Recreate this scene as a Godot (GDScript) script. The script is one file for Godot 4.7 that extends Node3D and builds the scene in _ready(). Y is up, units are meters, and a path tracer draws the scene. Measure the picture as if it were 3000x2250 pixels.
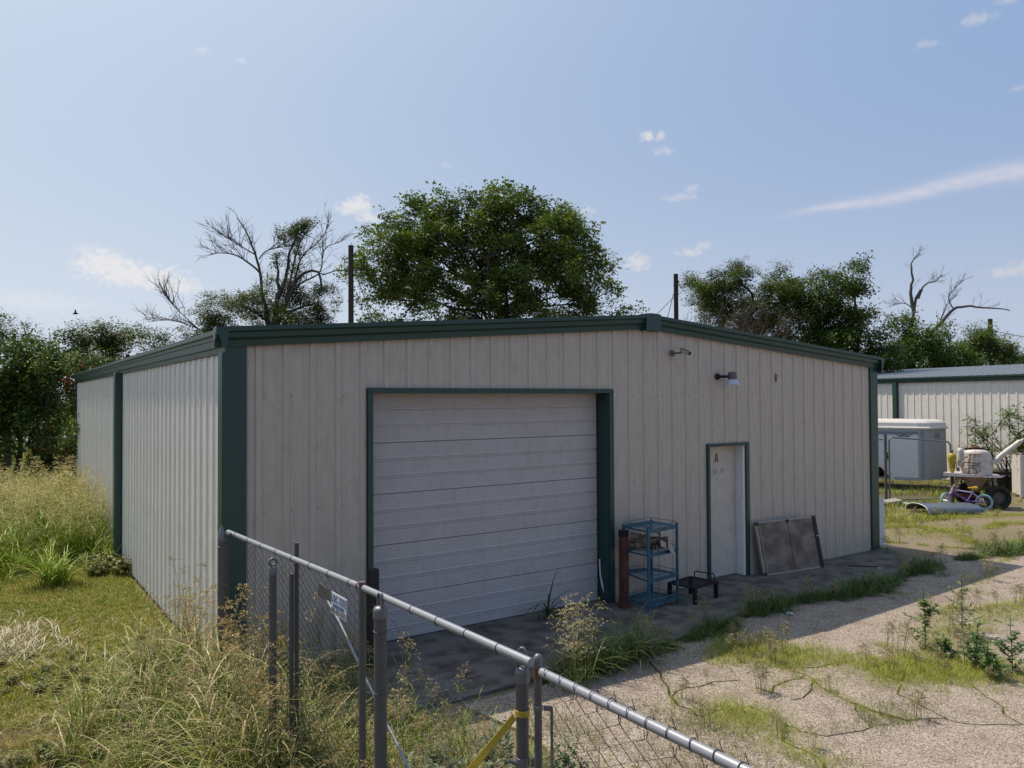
extends Node3D

# ---------------------------------------------------------------- helpers
var rng := RandomNumberGenerator.new()
var used := {}
var M := {}
var bump := FastNoiseLite.new()

class MB:
	var v := PackedVector3Array()
	var n := PackedVector3Array()
	var c := PackedColorArray()
	var ix := PackedInt32Array()
	var col := Color.WHITE
	var tint := false

	func vert(p: Vector3, nn: Vector3) -> int:
		v.append(p)
		n.append(nn)
		if tint:
			c.append(col)
		return v.size() - 1

	func tri(a: Vector3, b: Vector3, d: Vector3) -> void:   # counter-clockwise seen from outside
		var nn := (b - a).cross(d - a).normalized()
		var k := vert(a, nn)
		vert(b, nn)
		vert(d, nn)
		ix.append_array(PackedInt32Array([k, k + 2, k + 1]))

	func quad(a: Vector3, b: Vector3, d: Vector3, e: Vector3) -> void:
		var nn := (d - a).cross(e - b).normalized()
		var k := vert(a, nn)
		vert(b, nn)
		vert(d, nn)
		vert(e, nn)
		ix.append_array(PackedInt32Array([k, k + 2, k + 1, k, k + 3, k + 2]))

	func box(ctr: Vector3, size: Vector3, bs := Basis.IDENTITY, ch := 0.0) -> void:
		var h := size * 0.5
		if ch <= 0.0:
			for ax in 3:
				var u := (ax + 1) % 3
				var w := (ax + 2) % 3
				for s in [-1.0, 1.0]:
					var pts: Array[Vector3] = []
					for q in [[-1, -1], [1, -1], [1, 1], [-1, 1]]:
						var p := Vector3.ZERO
						p[ax] = s * h[ax]
						p[u] = q[0] * h[u]
						p[w] = q[1] * h[w]
						pts.append(ctr + bs * p)
					if s > 0:
						quad(pts[0], pts[1], pts[2], pts[3])
					else:
						quad(pts[3], pts[2], pts[1], pts[0])
			return
		# chamfered: three octagon-like faces, edge strips and corners
		for ax in 3:
			var u2 := (ax + 1) % 3
			var w2 := (ax + 2) % 3
			for s in [-1.0, 1.0]:
				var f: Array[Vector3] = []
				for q in [[-1, -1], [1, -1], [1, 1], [-1, 1]]:
					var p := Vector3.ZERO
					p[ax] = s * h[ax]
					p[u2] = q[0] * (h[u2] - ch)
					p[w2] = q[1] * (h[w2] - ch)
					f.append(ctr + bs * p)
				if s > 0:
					quad(f[0], f[1], f[2], f[3])
				else:
					quad(f[3], f[2], f[1], f[0])
			for su in [-1.0, 1.0]:
				for sw in [-1.0, 1.0]:
					var e: Array[Vector3] = []
					for q in [[-1, 0], [1, 0], [1, 1], [-1, 1]]:
						var p := Vector3.ZERO
						p[ax] = q[0] * (h[ax] - ch)
						p[u2] = su * (h[u2] - (0.0 if q[1] == 0 else ch))
						p[w2] = sw * (h[w2] - (ch if q[1] == 0 else 0.0))
						e.append(ctr + bs * p)
					if su * sw > 0:
						quad(e[0], e[1], e[2], e[3])
					else:
						quad(e[3], e[2], e[1], e[0])
		for sx in [-1.0, 1.0]:
			for sy in [-1.0, 1.0]:
				for sz in [-1.0, 1.0]:
					var a := ctr + bs * Vector3(sx * h.x, sy * (h.y - ch), sz * (h.z - ch))
					var b := ctr + bs * Vector3(sx * (h.x - ch), sy * h.y, sz * (h.z - ch))
					var d := ctr + bs * Vector3(sx * (h.x - ch), sy * (h.y - ch), sz * h.z)
					if sx * sy * sz > 0:
						tri(a, b, d)
					else:
						tri(d, b, a)

	func bx(x0: float, x1: float, y0: float, y1: float, z0: float, z1: float, ch := 0.0) -> void:
		box(Vector3(x0 + x1, y0 + y1, z0 + z1) * 0.5, Vector3(x1 - x0, y1 - y0, z1 - z0), Basis.IDENTITY, ch)

	func tube(pts: Array, rads: Array, sides := 6, cap := true) -> void:
		var t0: Vector3 = (pts[1] - pts[0]).normalized()
		var up := Vector3.UP if absf(t0.y) < 0.9 else Vector3.RIGHT
		var a := up.cross(t0).normalized()
		var start := v.size()
		for k in pts.size():
			var t: Vector3
			if k == 0:
				t = t0
			elif k == pts.size() - 1:
				t = (pts[k] - pts[k - 1]).normalized()
			else:
				t = (pts[k + 1] - pts[k - 1]).normalized()
			a = (a - t * a.dot(t)).normalized()
			var b := t.cross(a)
			var r: float = rads[mini(k, rads.size() - 1)]
			for s in sides:
				var g := TAU * s / sides
				var d := a * cos(g) + b * sin(g)
				vert(pts[k] + d * r, d)
		for k in pts.size() - 1:
			for s in sides:
				var p := start + k * sides + s
				var q := start + k * sides + (s + 1) % sides
				ix.append_array(PackedInt32Array([p, q + sides, q, p, p + sides, q + sides]))
		if cap:
			for e in 2:
				var k := 0 if e == 0 else pts.size() - 1
				var nn: Vector3 = -t0 if e == 0 else (pts[k] - pts[k - 1]).normalized()
				var ctr := vert(pts[k], nn)
				var first := v.size()
				for s in sides:
					vert(v[start + k * sides + s], nn)
				for s in sides:
					if e == 0:
						ix.append_array(PackedInt32Array([ctr, first + s, first + (s + 1) % sides]))
					else:
						ix.append_array(PackedInt32Array([ctr, first + (s + 1) % sides, first + s]))

	func rod(a: Vector3, b: Vector3, r: float, sides := 6) -> void:
		tube([a, b], [r, r], sides)

	func lathe(o: Vector3, prof: Array, sides := 20, bs := Basis.IDENTITY) -> void:   # prof: Vector2(radius, height) upwards
		var start := v.size()
		for k in prof.size():
			var t: Vector2 = (prof[mini(k + 1, prof.size() - 1)] - prof[maxi(k - 1, 0)]).normalized()
			for s in sides:
				var g := TAU * s / sides
				var d := Vector3(cos(g), 0, sin(g))
				vert(o + bs * (d * prof[k].x + Vector3.UP * prof[k].y), bs * (d * t.y + Vector3.UP * -t.x))
		for k in prof.size() - 1:
			for s in sides:
				var p := start + k * sides + s
				var q := start + k * sides + (s + 1) % sides
				ix.append_array(PackedInt32Array([p, q, q + sides, p, q + sides, p + sides]))

	func sweep(prof: Array, path: Array, side: Vector3, up: Vector3) -> void:   # flat-faced profile (Vector2 along side and up) carried along a path
		for k in path.size() - 1:
			for j in prof.size() - 1:
				var a: Vector3 = path[k] + side * prof[j].x + up * prof[j].y
				var b: Vector3 = path[k] + side * prof[j + 1].x + up * prof[j + 1].y
				var d: Vector3 = path[k + 1] + side * prof[j + 1].x + up * prof[j + 1].y
				var e: Vector3 = path[k + 1] + side * prof[j].x + up * prof[j].y
				quad(a, e, d, b)
		for k in [0, path.size() - 1]:
			var poly := PackedVector2Array(prof)
			var idx := Geometry2D.triangulate_polygon(poly)
			for t in range(0, idx.size(), 3):
				var q: Array[Vector3] = []
				for m in 3:
					q.append(path[k] + side * poly[idx[t + m]].x + up * poly[idx[t + m]].y)
				tri(q[0], q[1], q[2])

	func prism(poly: PackedVector2Array, y0: float, y1: float, tilt := Vector2.ZERO, bevel := 0.0) -> void:   # poly in x, z
		if Geometry2D.is_polygon_clockwise(poly):
			poly.reverse()
		var mid := Vector2.ZERO
		for p in poly:
			mid += p / poly.size()
		var top: PackedVector2Array = poly
		var idx := Geometry2D.triangulate_polygon(top)
		for t in range(0, idx.size(), 3):
			var q: Array[Vector3] = []
			for m in 3:
				var p: Vector2 = top[idx[t + m]]
				q.append(Vector3(p.x, y1 + (p - mid).dot(tilt), p.y))
			if (q[1] - q[0]).cross(q[2] - q[0]).y < 0:
				tri(q[2], q[1], q[0])
			else:
				tri(q[0], q[1], q[2])
		for k in poly.size():
			var p: Vector2 = poly[k]
			var r: Vector2 = poly[(k + 1) % poly.size()]
			quad(Vector3(p.x, y0, p.y), Vector3(p.x, y1 + (p - mid).dot(tilt), p.y), Vector3(r.x, y1 + (r - mid).dot(tilt), r.y), Vector3(r.x, y0, r.y))

	func mesh() -> ArrayMesh:
		var arr := []
		arr.resize(Mesh.ARRAY_MAX)
		arr[Mesh.ARRAY_VERTEX] = v
		arr[Mesh.ARRAY_NORMAL] = n
		if tint:
			arr[Mesh.ARRAY_COLOR] = c
		arr[Mesh.ARRAY_INDEX] = ix
		var m := ArrayMesh.new()
		m.add_surface_from_arrays(Mesh.PRIMITIVE_TRIANGLES, arr)
		return m

func lin(r: float, g: float, b: float, a := 1.0) -> Color:
	var c := Color(r, g, b).linear_to_srgb()
	c.a = a
	return c

func numbered(called: String, parent: Node) -> String:
	var key := str(parent.get_instance_id()) + called
	var k: int = used.get(key, 0)
	used[key] = k + 1
	return called if k == 0 else "%s_%03d" % [called, k]

func tag(o: Node, label: String, category: String, group := "", kind := "") -> Node:
	if label:
		o.set_meta("label", label)
	if category:
		o.set_meta("category", category)
	if group:
		o.set_meta("group", group)
	if kind:
		o.set_meta("kind", kind)
	return o

func thing(called: String, label: String, category: String, at := Vector3.ZERO, turn := 0.0, group := "") -> Node3D:
	var o := Node3D.new()
	o.name = numbered(called, self)
	add_child(o)
	o.position = at
	o.rotation.y = turn
	tag(o, label, category, group)
	return o

func part(called: String, mb: MB, mat: Material, parent: Node = self) -> MeshInstance3D:
	var o := MeshInstance3D.new()
	o.name = numbered(called, parent)
	o.mesh = mb.mesh()
	o.material_override = mat
	parent.add_child(o, true)
	return o

func struct(called: String, mb: MB, mat: Material, label := "") -> MeshInstance3D:
	var o := part(called, mb, mat)
	tag(o, label, "", "", "structure")
	return o

func copy(o: Node3D, label: String, group := "") -> Node3D:
	var base := String(o.name)
	var r: Node3D = o.duplicate()
	r.name = numbered(base, self)
	add_child(r)
	r.set_meta("label", label)
	if group:
		r.set_meta("group", group)
	return r

func letters(called: String, text: String, height: float, mat: Material, parent: Node, at: Vector3, bs := Basis.IDENTITY, font := "Droid Sans", wide := 1.0) -> MeshInstance3D:
	var f := SystemFont.new()
	f.font_names = PackedStringArray([font])
	f.font_weight = 700
	var t := TextMesh.new()
	t.text = text
	t.font = f
	t.font_size = 64
	t.pixel_size = height / 46.0
	t.depth = 0.002
	t.curve_step = 4.0
	var o := MeshInstance3D.new()
	o.name = numbered(called, parent)
	o.mesh = t
	o.material_override = mat
	o.transform = Transform3D(bs * Basis.from_scale(Vector3(wide, 1, 1)), at)
	parent.add_child(o, true)
	return o

func noise_tex(freq: float, s: int, stops: Array, size := 512, cells := false, oct := 4) -> NoiseTexture2D:
	var f := FastNoiseLite.new()
	f.noise_type = FastNoiseLite.TYPE_CELLULAR if cells else FastNoiseLite.TYPE_SIMPLEX_SMOOTH
	f.frequency = freq
	f.fractal_octaves = oct
	f.seed = s
	var t := NoiseTexture2D.new()
	t.width = size
	t.height = size
	t.seamless = true
	if cells and oct == 1:
		f.cellular_return_type = FastNoiseLite.RETURN_CELL_VALUE
		f.fractal_type = FastNoiseLite.FRACTAL_NONE
		t.seamless_blend_skirt = 0.05
	t.noise = f
	var g := Gradient.new()
	var offs := PackedFloat32Array()
	var cols := PackedColorArray()
	for k in stops.size():
		offs.append(stops[k][0])
		cols.append(stops[k][1])
	g.offsets = offs
	g.colors = cols
	t.color_ramp = g
	return t

func grey(a: float) -> Color:
	return Color(a, a, a)

func mat(c: Color, rough := 0.6, metal := 0.0, tex: Texture2D = null, scale := Vector3.ONE, height: Texture2D = null, relief := 0.0) -> StandardMaterial3D:
	var m := StandardMaterial3D.new()
	m.albedo_color = c
	m.roughness = rough
	m.metallic = metal
	if tex or height:
		m.uv1_triplanar = true
		m.uv1_world_triplanar = true
		m.uv1_scale = scale
	if tex:
		m.albedo_texture = tex
	if height:
		m.heightmap_enabled = true
		m.heightmap_texture = height
		m.heightmap_scale = relief
	return m

func second(m: StandardMaterial3D, tex: Texture2D, scale: Vector3) -> StandardMaterial3D:   # a coarser pattern multiplied over the first
	m.detail_enabled = true
	m.detail_albedo = tex
	m.detail_blend_mode = BaseMaterial3D.BLEND_MODE_MUL
	m.detail_uv_layer = BaseMaterial3D.DETAIL_UV_2
	m.uv2_triplanar = true
	m.uv2_world_triplanar = true
	m.uv2_scale = scale
	return m

func leafy(c: Color, rough := 0.45, through := 0.6) -> StandardMaterial3D:
	var m := StandardMaterial3D.new()
	m.albedo_color = c
	m.vertex_color_use_as_albedo = true
	m.roughness = rough
	m.metallic_specular = 0.3
	m.backlight_enabled = true
	m.backlight = Color(through * 0.9, through, through * 0.35)
	return m

# ---------------------------------------------------------------- sky
const SUN := Vector3(-0.165, 1.0, -0.575)

func sky_color(d: Vector3) -> Color:
	var el := rad_to_deg(asin(clampf(d.y, -1, 1)))
	var gam := rad_to_deg(acos(clampf(d.dot(SUN.normalized()), -1, 1)))
	var g := 1.3 * exp(-pow(gam / 47.0, 2.0))
	var h := exp(-pow(maxf(el, 0.0) / 13.0, 1.6))
	var t := clampf(g + h * 0.88, 0.0, 1.0)
	t = minf(t, 0.97)
	var near := clampf(1.25 - gam / 75.0, 0.0, 1.0)
	var haze := Vector3(0.52, 0.565, 0.665).lerp(Vector3(0.72, 0.82, 0.925), near)
	var blue := Vector3(0.185, 0.325, 0.59)
	blue = blue.lerp(Vector3(0.185, 0.305, 0.54), clampf((el - 25.0) / 60.0, 0.0, 1.0))
	var c := blue.lerp(haze, t) * (1.0 + 0.7 * exp(-pow(gam / 13.0, 2.0)))
	return Color(c.x, c.y, c.z)

func make_sky() -> ImageTexture:
	var im := Image.create(384, 192, false, Image.FORMAT_RGBF)
	for y in 192:
		var el := PI * (0.5 - (y + 0.5) / 192.0)
		for x in 384:
			var az := TAU * (x + 0.5) / 384.0
			im.set_pixel(x, y, sky_color(Vector3(sin(az) * cos(el), sin(maxf(el, 0.0)), -cos(az) * cos(el)).normalized()))
	var w := 3072
	im.resize(w, w / 2, Image.INTERPOLATE_CUBIC)
	var f := FastNoiseLite.new()
	f.seed = 5
	f.noise_type = FastNoiseLite.TYPE_SIMPLEX_SMOOTH
	f.frequency = 0.55
	f.fractal_octaves = 5
	f.fractal_gain = 0.55
	# azimuth, elevation, half width, half height (degrees), strength: the small clouds in view, and others round the horizon
	var clouds := [[23.1, 14.1, 1.2, 0.85, 0.95], [22.3, 13.7, 1.3, 0.6, 0.8], [23.8, 13.2, 1.1, 0.6, 0.8], [44.4, 18.6, 0.75, 0.55, 0.9], [45.3, 18.6, 0.4, 0.5, 0.75], [45.5, 17.6, 0.9, 0.4, 0.5], [8.2, 8.4, 3.8, 1.15, 0.95], [6.3, 9.1, 2.0, 1.0, 0.9], [10.6, 7.8, 2.4, 0.8, 0.8],
		[43.6, 9.9, 1.2, 0.85, 0.75], [47.3, 10.5, 1.3, 0.42, 0.65], [48.3, 10.9, 0.6, 0.5, 0.5], [46.6, 14.4, 1.7, 0.4, 0.4], [47.5, 14.9, 0.7, 0.4, 0.4], [67.1, 7.8, 1.6, 0.5, 0.6], [68.0, 8.2, 1.0, 0.4, 0.5], [62.8, 22.1, 0.9, 0.3, 0.4], [65.7, 22.9, 1.2, 0.5, 0.45], [67.5, 23.6, 0.9, 0.4, 0.4], [14.9, 22.8, 0.4, 0.2, 0.5],
		[12.4, 23.1, 0.6, 0.3, 0.35], [39.9, 13.7, 0.9, 0.4, 0.4], [67.8, 18.6, 0.5, 0.2, 0.5], [5.8, 9.8, 1.9, 0.6, 0.35], [2.2, 6.3, 4.9, 0.9, 0.3], [29.5, 17.0, 0.6, 0.2, 0.3], [100, 14, 4, 1, 0.6], [120, 9, 6, 1.2, 0.6], [150, 16, 5, 1.3, 0.6], [185, 10, 6, 1.4, 0.6], [215, 18, 4, 1.1, 0.6], [250, 9, 6, 1.2, 0.6], [290, 15, 5, 1.3, 0.6], [-35, 10, 5, 1.0, 0.6], [-14, 13, 3, 0.8, 0.6]]
	var k := w / 360.0
	for cl in clouds:
		var rx: float = cl[2] * 1.8
		var ry: float = cl[3] * 1.8
		for y in range(int((90 - cl[1] - ry) * k), int((90 - cl[1] + ry) * k)):
			for x in range(int((360 + cl[0] - rx) * k), int((360 + cl[0] + rx) * k)):
				var az := x / k - 360.0
				var el := 90.0 - y / k
				var dx: float = (az - cl[0]) / cl[2]
				var dy: float = (el - cl[1]) / cl[3]
				if dy < 0:
					dy *= 1.25
				var d := 1.0 - sqrt(dx * dx + dy * dy) + 0.75 * f.get_noise_2d(az * 3.0 + cl[0], el * 4.5)
				var o := smoothstep(0.02, 0.75, d) * float(cl[4])
				if o <= 0.0:
					continue
				var px := posmod(x, w)
				var was := im.get_pixel(px, y)
				var gl := 0.66 + 0.14 * clampf((62.0 - az) / 50.0, 0.0, 1.0)
				im.set_pixel(px, y, was.lerp(Color(gl, gl * 0.985, gl * 1.0), o * 0.95))
	# the long thin streak on the right
	for y in range(int((90 - 18) * k), int((90 - 10.5) * k)):
		for x in range(int(51 * k), int(96 * k)):
			var az := x / k
			var el := 90.0 - y / k
			var s := clampf((az - 52.0) / 16.0, 0.0, 1.6)
			var mid := 12.55 + 0.085 * (az - 53.0) + 0.10 * sin(az * 0.7)
			var wide := 0.15 + 0.62 * s
			var d := (el - mid) / wide
			var nn := f.get_noise_2d(az * 1.0, el * 7.0)
			var o := exp(-d * d * (2.2 if d < 0 else 1.4)) * smoothstep(0.0, 0.35, s) * (0.66 + 0.4 * nn) * smoothstep(96.0, 80.0, az)
			if o > 0.004:
				im.set_pixel(x, y, im.get_pixel(x, y).lerp(Color(0.64, 0.64, 0.72), clampf(o, 0, 0.85)))
	return ImageTexture.create_from_image(im)

# ---------------------------------------------------------------- materials
func make_materials() -> void:
	var streak := noise_tex(0.012, 3, [[0.0, Color(0.93, 0.92, 0.905)], [0.45, Color(0.98, 0.977, 0.972)], [1.0, Color(1, 1, 1)]], 512)
	var streak2 := noise_tex(0.02, 13, [[0.0, Color(0.93, 0.922, 0.915)], [0.4, Color(0.98, 0.978, 0.975)], [1.0, Color(1, 1, 1)]], 512)
	var dents := noise_tex(0.012, 91, [[0.0, grey(0.0)], [1.0, grey(1.0)]], 512, false, 2)
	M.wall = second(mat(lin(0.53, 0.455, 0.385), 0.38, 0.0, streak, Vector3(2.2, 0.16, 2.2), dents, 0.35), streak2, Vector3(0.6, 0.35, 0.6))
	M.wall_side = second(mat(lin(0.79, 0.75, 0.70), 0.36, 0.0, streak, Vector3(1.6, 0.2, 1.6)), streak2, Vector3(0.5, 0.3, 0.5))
	M.screw = mat(lin(0.24, 0.22, 0.20), 0.5, 0.3)
	M.green = second(mat(lin(0.019, 0.060, 0.050), 0.38, 0.0, streak2, Vector3(1.2, 0.9, 1.2)), streak2, Vector3(0.3, 0.3, 0.3))
	M.roof = mat(lin(0.30, 0.31, 0.32), 0.45, 0.2, streak2, Vector3(0.7, 0.7, 0.7))
	var lines := Image.create(8, 256, false, Image.FORMAT_RF)
	for y in 256:
		for x in 8:
			lines.set_pixel(x, y, Color(0.0 if (y % 64) < 7 else 1.0, 0, 0))
	M.door = second(mat(lin(0.53, 0.485, 0.475), 0.4, 0.0, streak2, Vector3(0.8, 0.3, 0.8), null, 0.0), noise_tex(0.01, 33, [[0.0, Color(0.97, 0.96, 0.95)], [0.5, Color(0.99, 0.985, 0.98)], [1.0, Color(1, 1, 1)]], 512), Vector3(0.25, 0.5, 0.25))
	M.door_groove = mat(lin(0.33, 0.30, 0.27), 0.6, 0.0, streak, Vector3(1.3, 1.0, 1.3))
	M.man_door = second(mat(lin(0.60, 0.53, 0.455), 0.45, 0.0, streak2, Vector3(1.0, 0.5, 1.0)), streak2, Vector3(0.3, 0.3, 0.3))
	M.jamb_white = mat(lin(0.80, 0.76, 0.72), 0.45, 0.0, streak2, Vector3(1.0, 0.5, 1.0))
	M.brown_paint = mat(lin(0.09, 0.06, 0.025), 0.7)
	M.grey_paint = mat(lin(0.17, 0.15, 0.13), 0.7)
	M.blue_dot = mat(lin(0.33, 0.38, 0.46), 0.6)
	var fine := noise_tex(0.09, 7, [[0.0, grey(0.74)], [0.5, grey(0.93)], [1.0, grey(1.0)]], 512)
	var blotch := noise_tex(0.010, 8, [[0.0, Color(0.62, 0.58, 0.54)], [0.42, Color(0.86, 0.85, 0.83)], [0.65, Color(1, 1, 1)], [1.0, Color(1.0, 0.98, 0.95)]], 512)
	M.concrete = second(mat(lin(0.185, 0.163, 0.145), 0.9, 0.0, fine, Vector3(1.5, 1.5, 1.5), fine, 0.15), blotch, Vector3(0.45, 0.45, 0.45))
	var grav := noise_tex(0.10, 11, [[0.0, Color(0.50, 0.46, 0.43)], [0.25, Color(0.72, 0.68, 0.64)], [0.5, Color(0.84, 0.81, 0.78)], [0.75, Color(0.93, 0.90, 0.87)], [1.0, Color(1, 1, 1)]], 1024, true, 1)
	var sand := noise_tex(0.012, 18, [[0.0, Color(0.84, 0.82, 0.80)], [0.4, Color(0.94, 0.935, 0.93)], [1.0, Color(1, 1, 1)]], 512)
	M.lot = second(mat(lin(0.45, 0.395, 0.345), 0.95, 0.0, grav, Vector3(0.9, 0.9, 0.9)), sand, Vector3(0.33, 0.33, 0.33))
	M.lot_warm = second(mat(lin(0.43, 0.37, 0.31), 0.95, 0.0, grav, Vector3(1.0, 1.0, 1.0)), sand, Vector3(0.27, 0.27, 0.27))
	M.lot_pale = second(mat(lin(0.47, 0.42, 0.375), 0.95, 0.0, grav, Vector3(0.85, 0.85, 0.85)), sand, Vector3(0.41, 0.41, 0.41))
	var soil := noise_tex(0.03, 21, [[0.0, Color(0.55, 0.5, 0.44)], [0.5, Color(0.82, 0.79, 0.74)], [1.0, Color(1, 1, 1)]], 1024)
	M.ground = mat(Color.WHITE, 0.95, 0.0, soil, Vector3(0.9, 0.9, 0.9), soil, 1.2)
	M.ground.vertex_color_use_as_albedo = true
	M.road = mat(lin(0.30, 0.29, 0.28), 0.9, 0.0, fine, Vector3(0.5, 0.5, 0.5))
	M.pipe = second(mat(lin(0.125, 0.12, 0.115), 0.6, 0.25, fine, Vector3(2.5, 0.8, 2.5)), streak, Vector3(1.0, 1.4, 1.0))
	M.pipe_dark = mat(lin(0.085, 0.08, 0.078), 0.6, 0.2, fine, Vector3(2.5, 0.8, 2.5))
	M.rail = mat(lin(0.275, 0.285, 0.315), 0.42, 0.25, streak2, Vector3(2, 2, 2))
	M.cap = mat(lin(0.19, 0.195, 0.21), 0.45, 0.45, fine, Vector3(3, 3, 3))
	M.wire = mat(lin(0.085, 0.085, 0.088), 0.6, 0.35)
	M.wire_light = mat(lin(0.28, 0.28, 0.29), 0.55, 0.4)
	M.rust = mat(lin(0.16, 0.055, 0.028), 0.85, 0.0, fine, Vector3(4, 4, 4))
	M.sign_white = mat(lin(0.66, 0.68, 0.72), 0.4, 0.0, streak2, Vector3(2, 2, 2))
	M.sign_blue = mat(lin(0.10, 0.16, 0.30), 0.5)
	M.yellow = second(mat(lin(0.50, 0.37, 0.03), 0.55, 0.0, fine, Vector3(3, 3, 3)), streak2, Vector3(2, 2, 2))
	M.blue = second(mat(lin(0.045, 0.15, 0.235), 0.5, 0.0, fine, Vector3(5, 5, 5)), blotch, Vector3(2.5, 2.5, 2.5))
	M.blue_pale = mat(lin(0.11, 0.28, 0.35), 0.5, 0.0, fine, Vector3(5, 5, 5))
	M.red = second(mat(lin(0.135, 0.038, 0.027), 0.65, 0.0, fine, Vector3(4, 1, 4)), blotch, Vector3(2, 1, 2))
	M.black_iron = mat(lin(0.016, 0.014, 0.013), 0.65, 0.3, fine, Vector3(4, 4, 4))
	M.brown_iron = mat(lin(0.035, 0.026, 0.023), 0.7, 0.1, fine, Vector3(4, 2, 4))
	M.card = second(mat(lin(0.27, 0.215, 0.16), 0.85, 0.0, fine, Vector3(4, 4, 4)), noise_tex(0.008, 41, [[0.0, Color(0.30, 0.22, 0.17)], [0.45, Color(0.48, 0.40, 0.33)], [0.52, Color(0.9, 0.87, 0.84)], [1.0, Color(1, 1, 1)]], 512), Vector3(2.2, 2.2, 2.2))
	M.card_pale = mat(lin(0.38, 0.33, 0.27), 0.85, 0.0, streak, Vector3(4, 4, 4))
	var scratch := noise_tex(0.0045, 51, [[0.0, Color(0.66, 0.58, 0.54)], [0.38, Color(0.78, 0.73, 0.69)], [0.492, Color(0.86, 0.82, 0.79)], [0.5, Color(0.55, 0.46, 0.42)], [0.508, Color(0.86, 0.82, 0.79)], [0.7, Color(0.94, 0.92, 0.90)], [1.0, Color(1, 1, 1)]], 1024, false, 6)
	M.stained = second(mat(lin(0.36, 0.30, 0.255), 0.8, 0.0, scratch, Vector3(0.55, 0.75, 0.55)), fine, Vector3(3, 3, 3))
	M.wood = mat(lin(0.06, 0.045, 0.035), 0.85, 0.0, streak, Vector3(6, 1, 6))
	M.pole = second(mat(lin(0.055, 0.038, 0.028), 0.9, 0.0, streak, Vector3(5, 0.3, 5)), fine, Vector3(1, 1, 1))
	M.bark = second(mat(lin(0.075, 0.060, 0.048), 0.9, 0.0, streak, Vector3(3, 0.7, 3), fine, 0.8), blotch, Vector3(0.6, 0.6, 0.6))
	M.dead_bark = mat(lin(0.085, 0.075, 0.068), 0.85, 0.0, streak, Vector3(3, 0.7, 3))
	M.dead_twig = mat(lin(0.115, 0.078, 0.055), 0.85)
	M.white_paint = second(mat(lin(0.66, 0.62, 0.57), 0.4, 0.0, streak2, Vector3(1.5, 1.5, 1.5)), streak2, Vector3(0.4, 0.4, 0.4))
	var galv := noise_tex(0.03, 61, [[0.0, Color(0.80, 0.80, 0.81)], [0.35, Color(0.87, 0.87, 0.88)], [0.62, Color(0.92, 0.92, 0.925)], [0.8, Color(1, 1, 1)]], 512)
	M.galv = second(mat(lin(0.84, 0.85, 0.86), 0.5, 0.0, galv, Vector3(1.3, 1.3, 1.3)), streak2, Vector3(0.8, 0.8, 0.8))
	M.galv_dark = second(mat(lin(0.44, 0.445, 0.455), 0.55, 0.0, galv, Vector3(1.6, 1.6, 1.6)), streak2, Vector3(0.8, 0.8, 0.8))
	M.tank = second(mat(lin(0.60, 0.565, 0.55), 0.5, 0.0, streak2, Vector3(2, 2, 2)), noise_tex(0.015, 71, [[0.0, Color(0.62, 0.45, 0.33)], [0.22, Color(0.86, 0.78, 0.72)], [0.36, Color(0.98, 0.97, 0.96)], [1.0, Color(1, 1, 1)]], 512), Vector3(1.3, 1.0, 1.3))
	M.tank_rusty = second(mat(lin(0.40, 0.34, 0.28), 0.65, 0.0, streak, Vector3(2, 1, 2)), noise_tex(0.02, 72, [[0.0, Color(0.5, 0.26, 0.13)], [0.33, Color(0.75, 0.52, 0.36)], [0.5, Color(0.95, 0.93, 0.9)], [1.0, Color(1, 1, 1)]], 512), Vector3(2.0, 1.2, 2.0))
	M.rubber = mat(lin(0.018, 0.017, 0.017), 0.85, 0.0, fine, Vector3(4, 4, 4))
	M.brass = mat(lin(0.30, 0.22, 0.17), 0.5, 0.5)
	M.purple = mat(lin(0.20, 0.075, 0.36), 0.35)
	M.lilac = mat(lin(0.52, 0.40, 0.62), 0.35)
	M.turquoise = mat(lin(0.22, 0.42, 0.45), 0.7)
	M.saddle = mat(lin(0.58, 0.30, 0.02), 0.6)
	M.chrome = mat(lin(0.55, 0.56, 0.58), 0.3, 0.8)
	M.sheet = second(mat(lin(0.125, 0.155, 0.195), 0.3, 0.2, streak2, Vector3(1.5, 1.5, 1.5)), streak, Vector3(0.8, 0.8, 0.8))
	M.appliance = mat(lin(0.60, 0.64, 0.70), 0.35, 0.0, streak2, Vector3(1, 1, 1))
	M.lamp_grey = mat(lin(0.12, 0.12, 0.125), 0.5, 0.4)
	M.lens = mat(lin(0.50, 0.53, 0.60), 0.2)
	M.cream = mat(lin(0.30, 0.27, 0.18), 0.6)
	M.leaf = leafy(Color.WHITE, 0.45, 0.75)
	M.grass = leafy(Color.WHITE, 0.55, 0.6)
	M.blade = leafy(Color.WHITE, 0.33, 0.55)

# ---------------------------------------------------------------- metal building pieces
const PITCH := 0.3048

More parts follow.
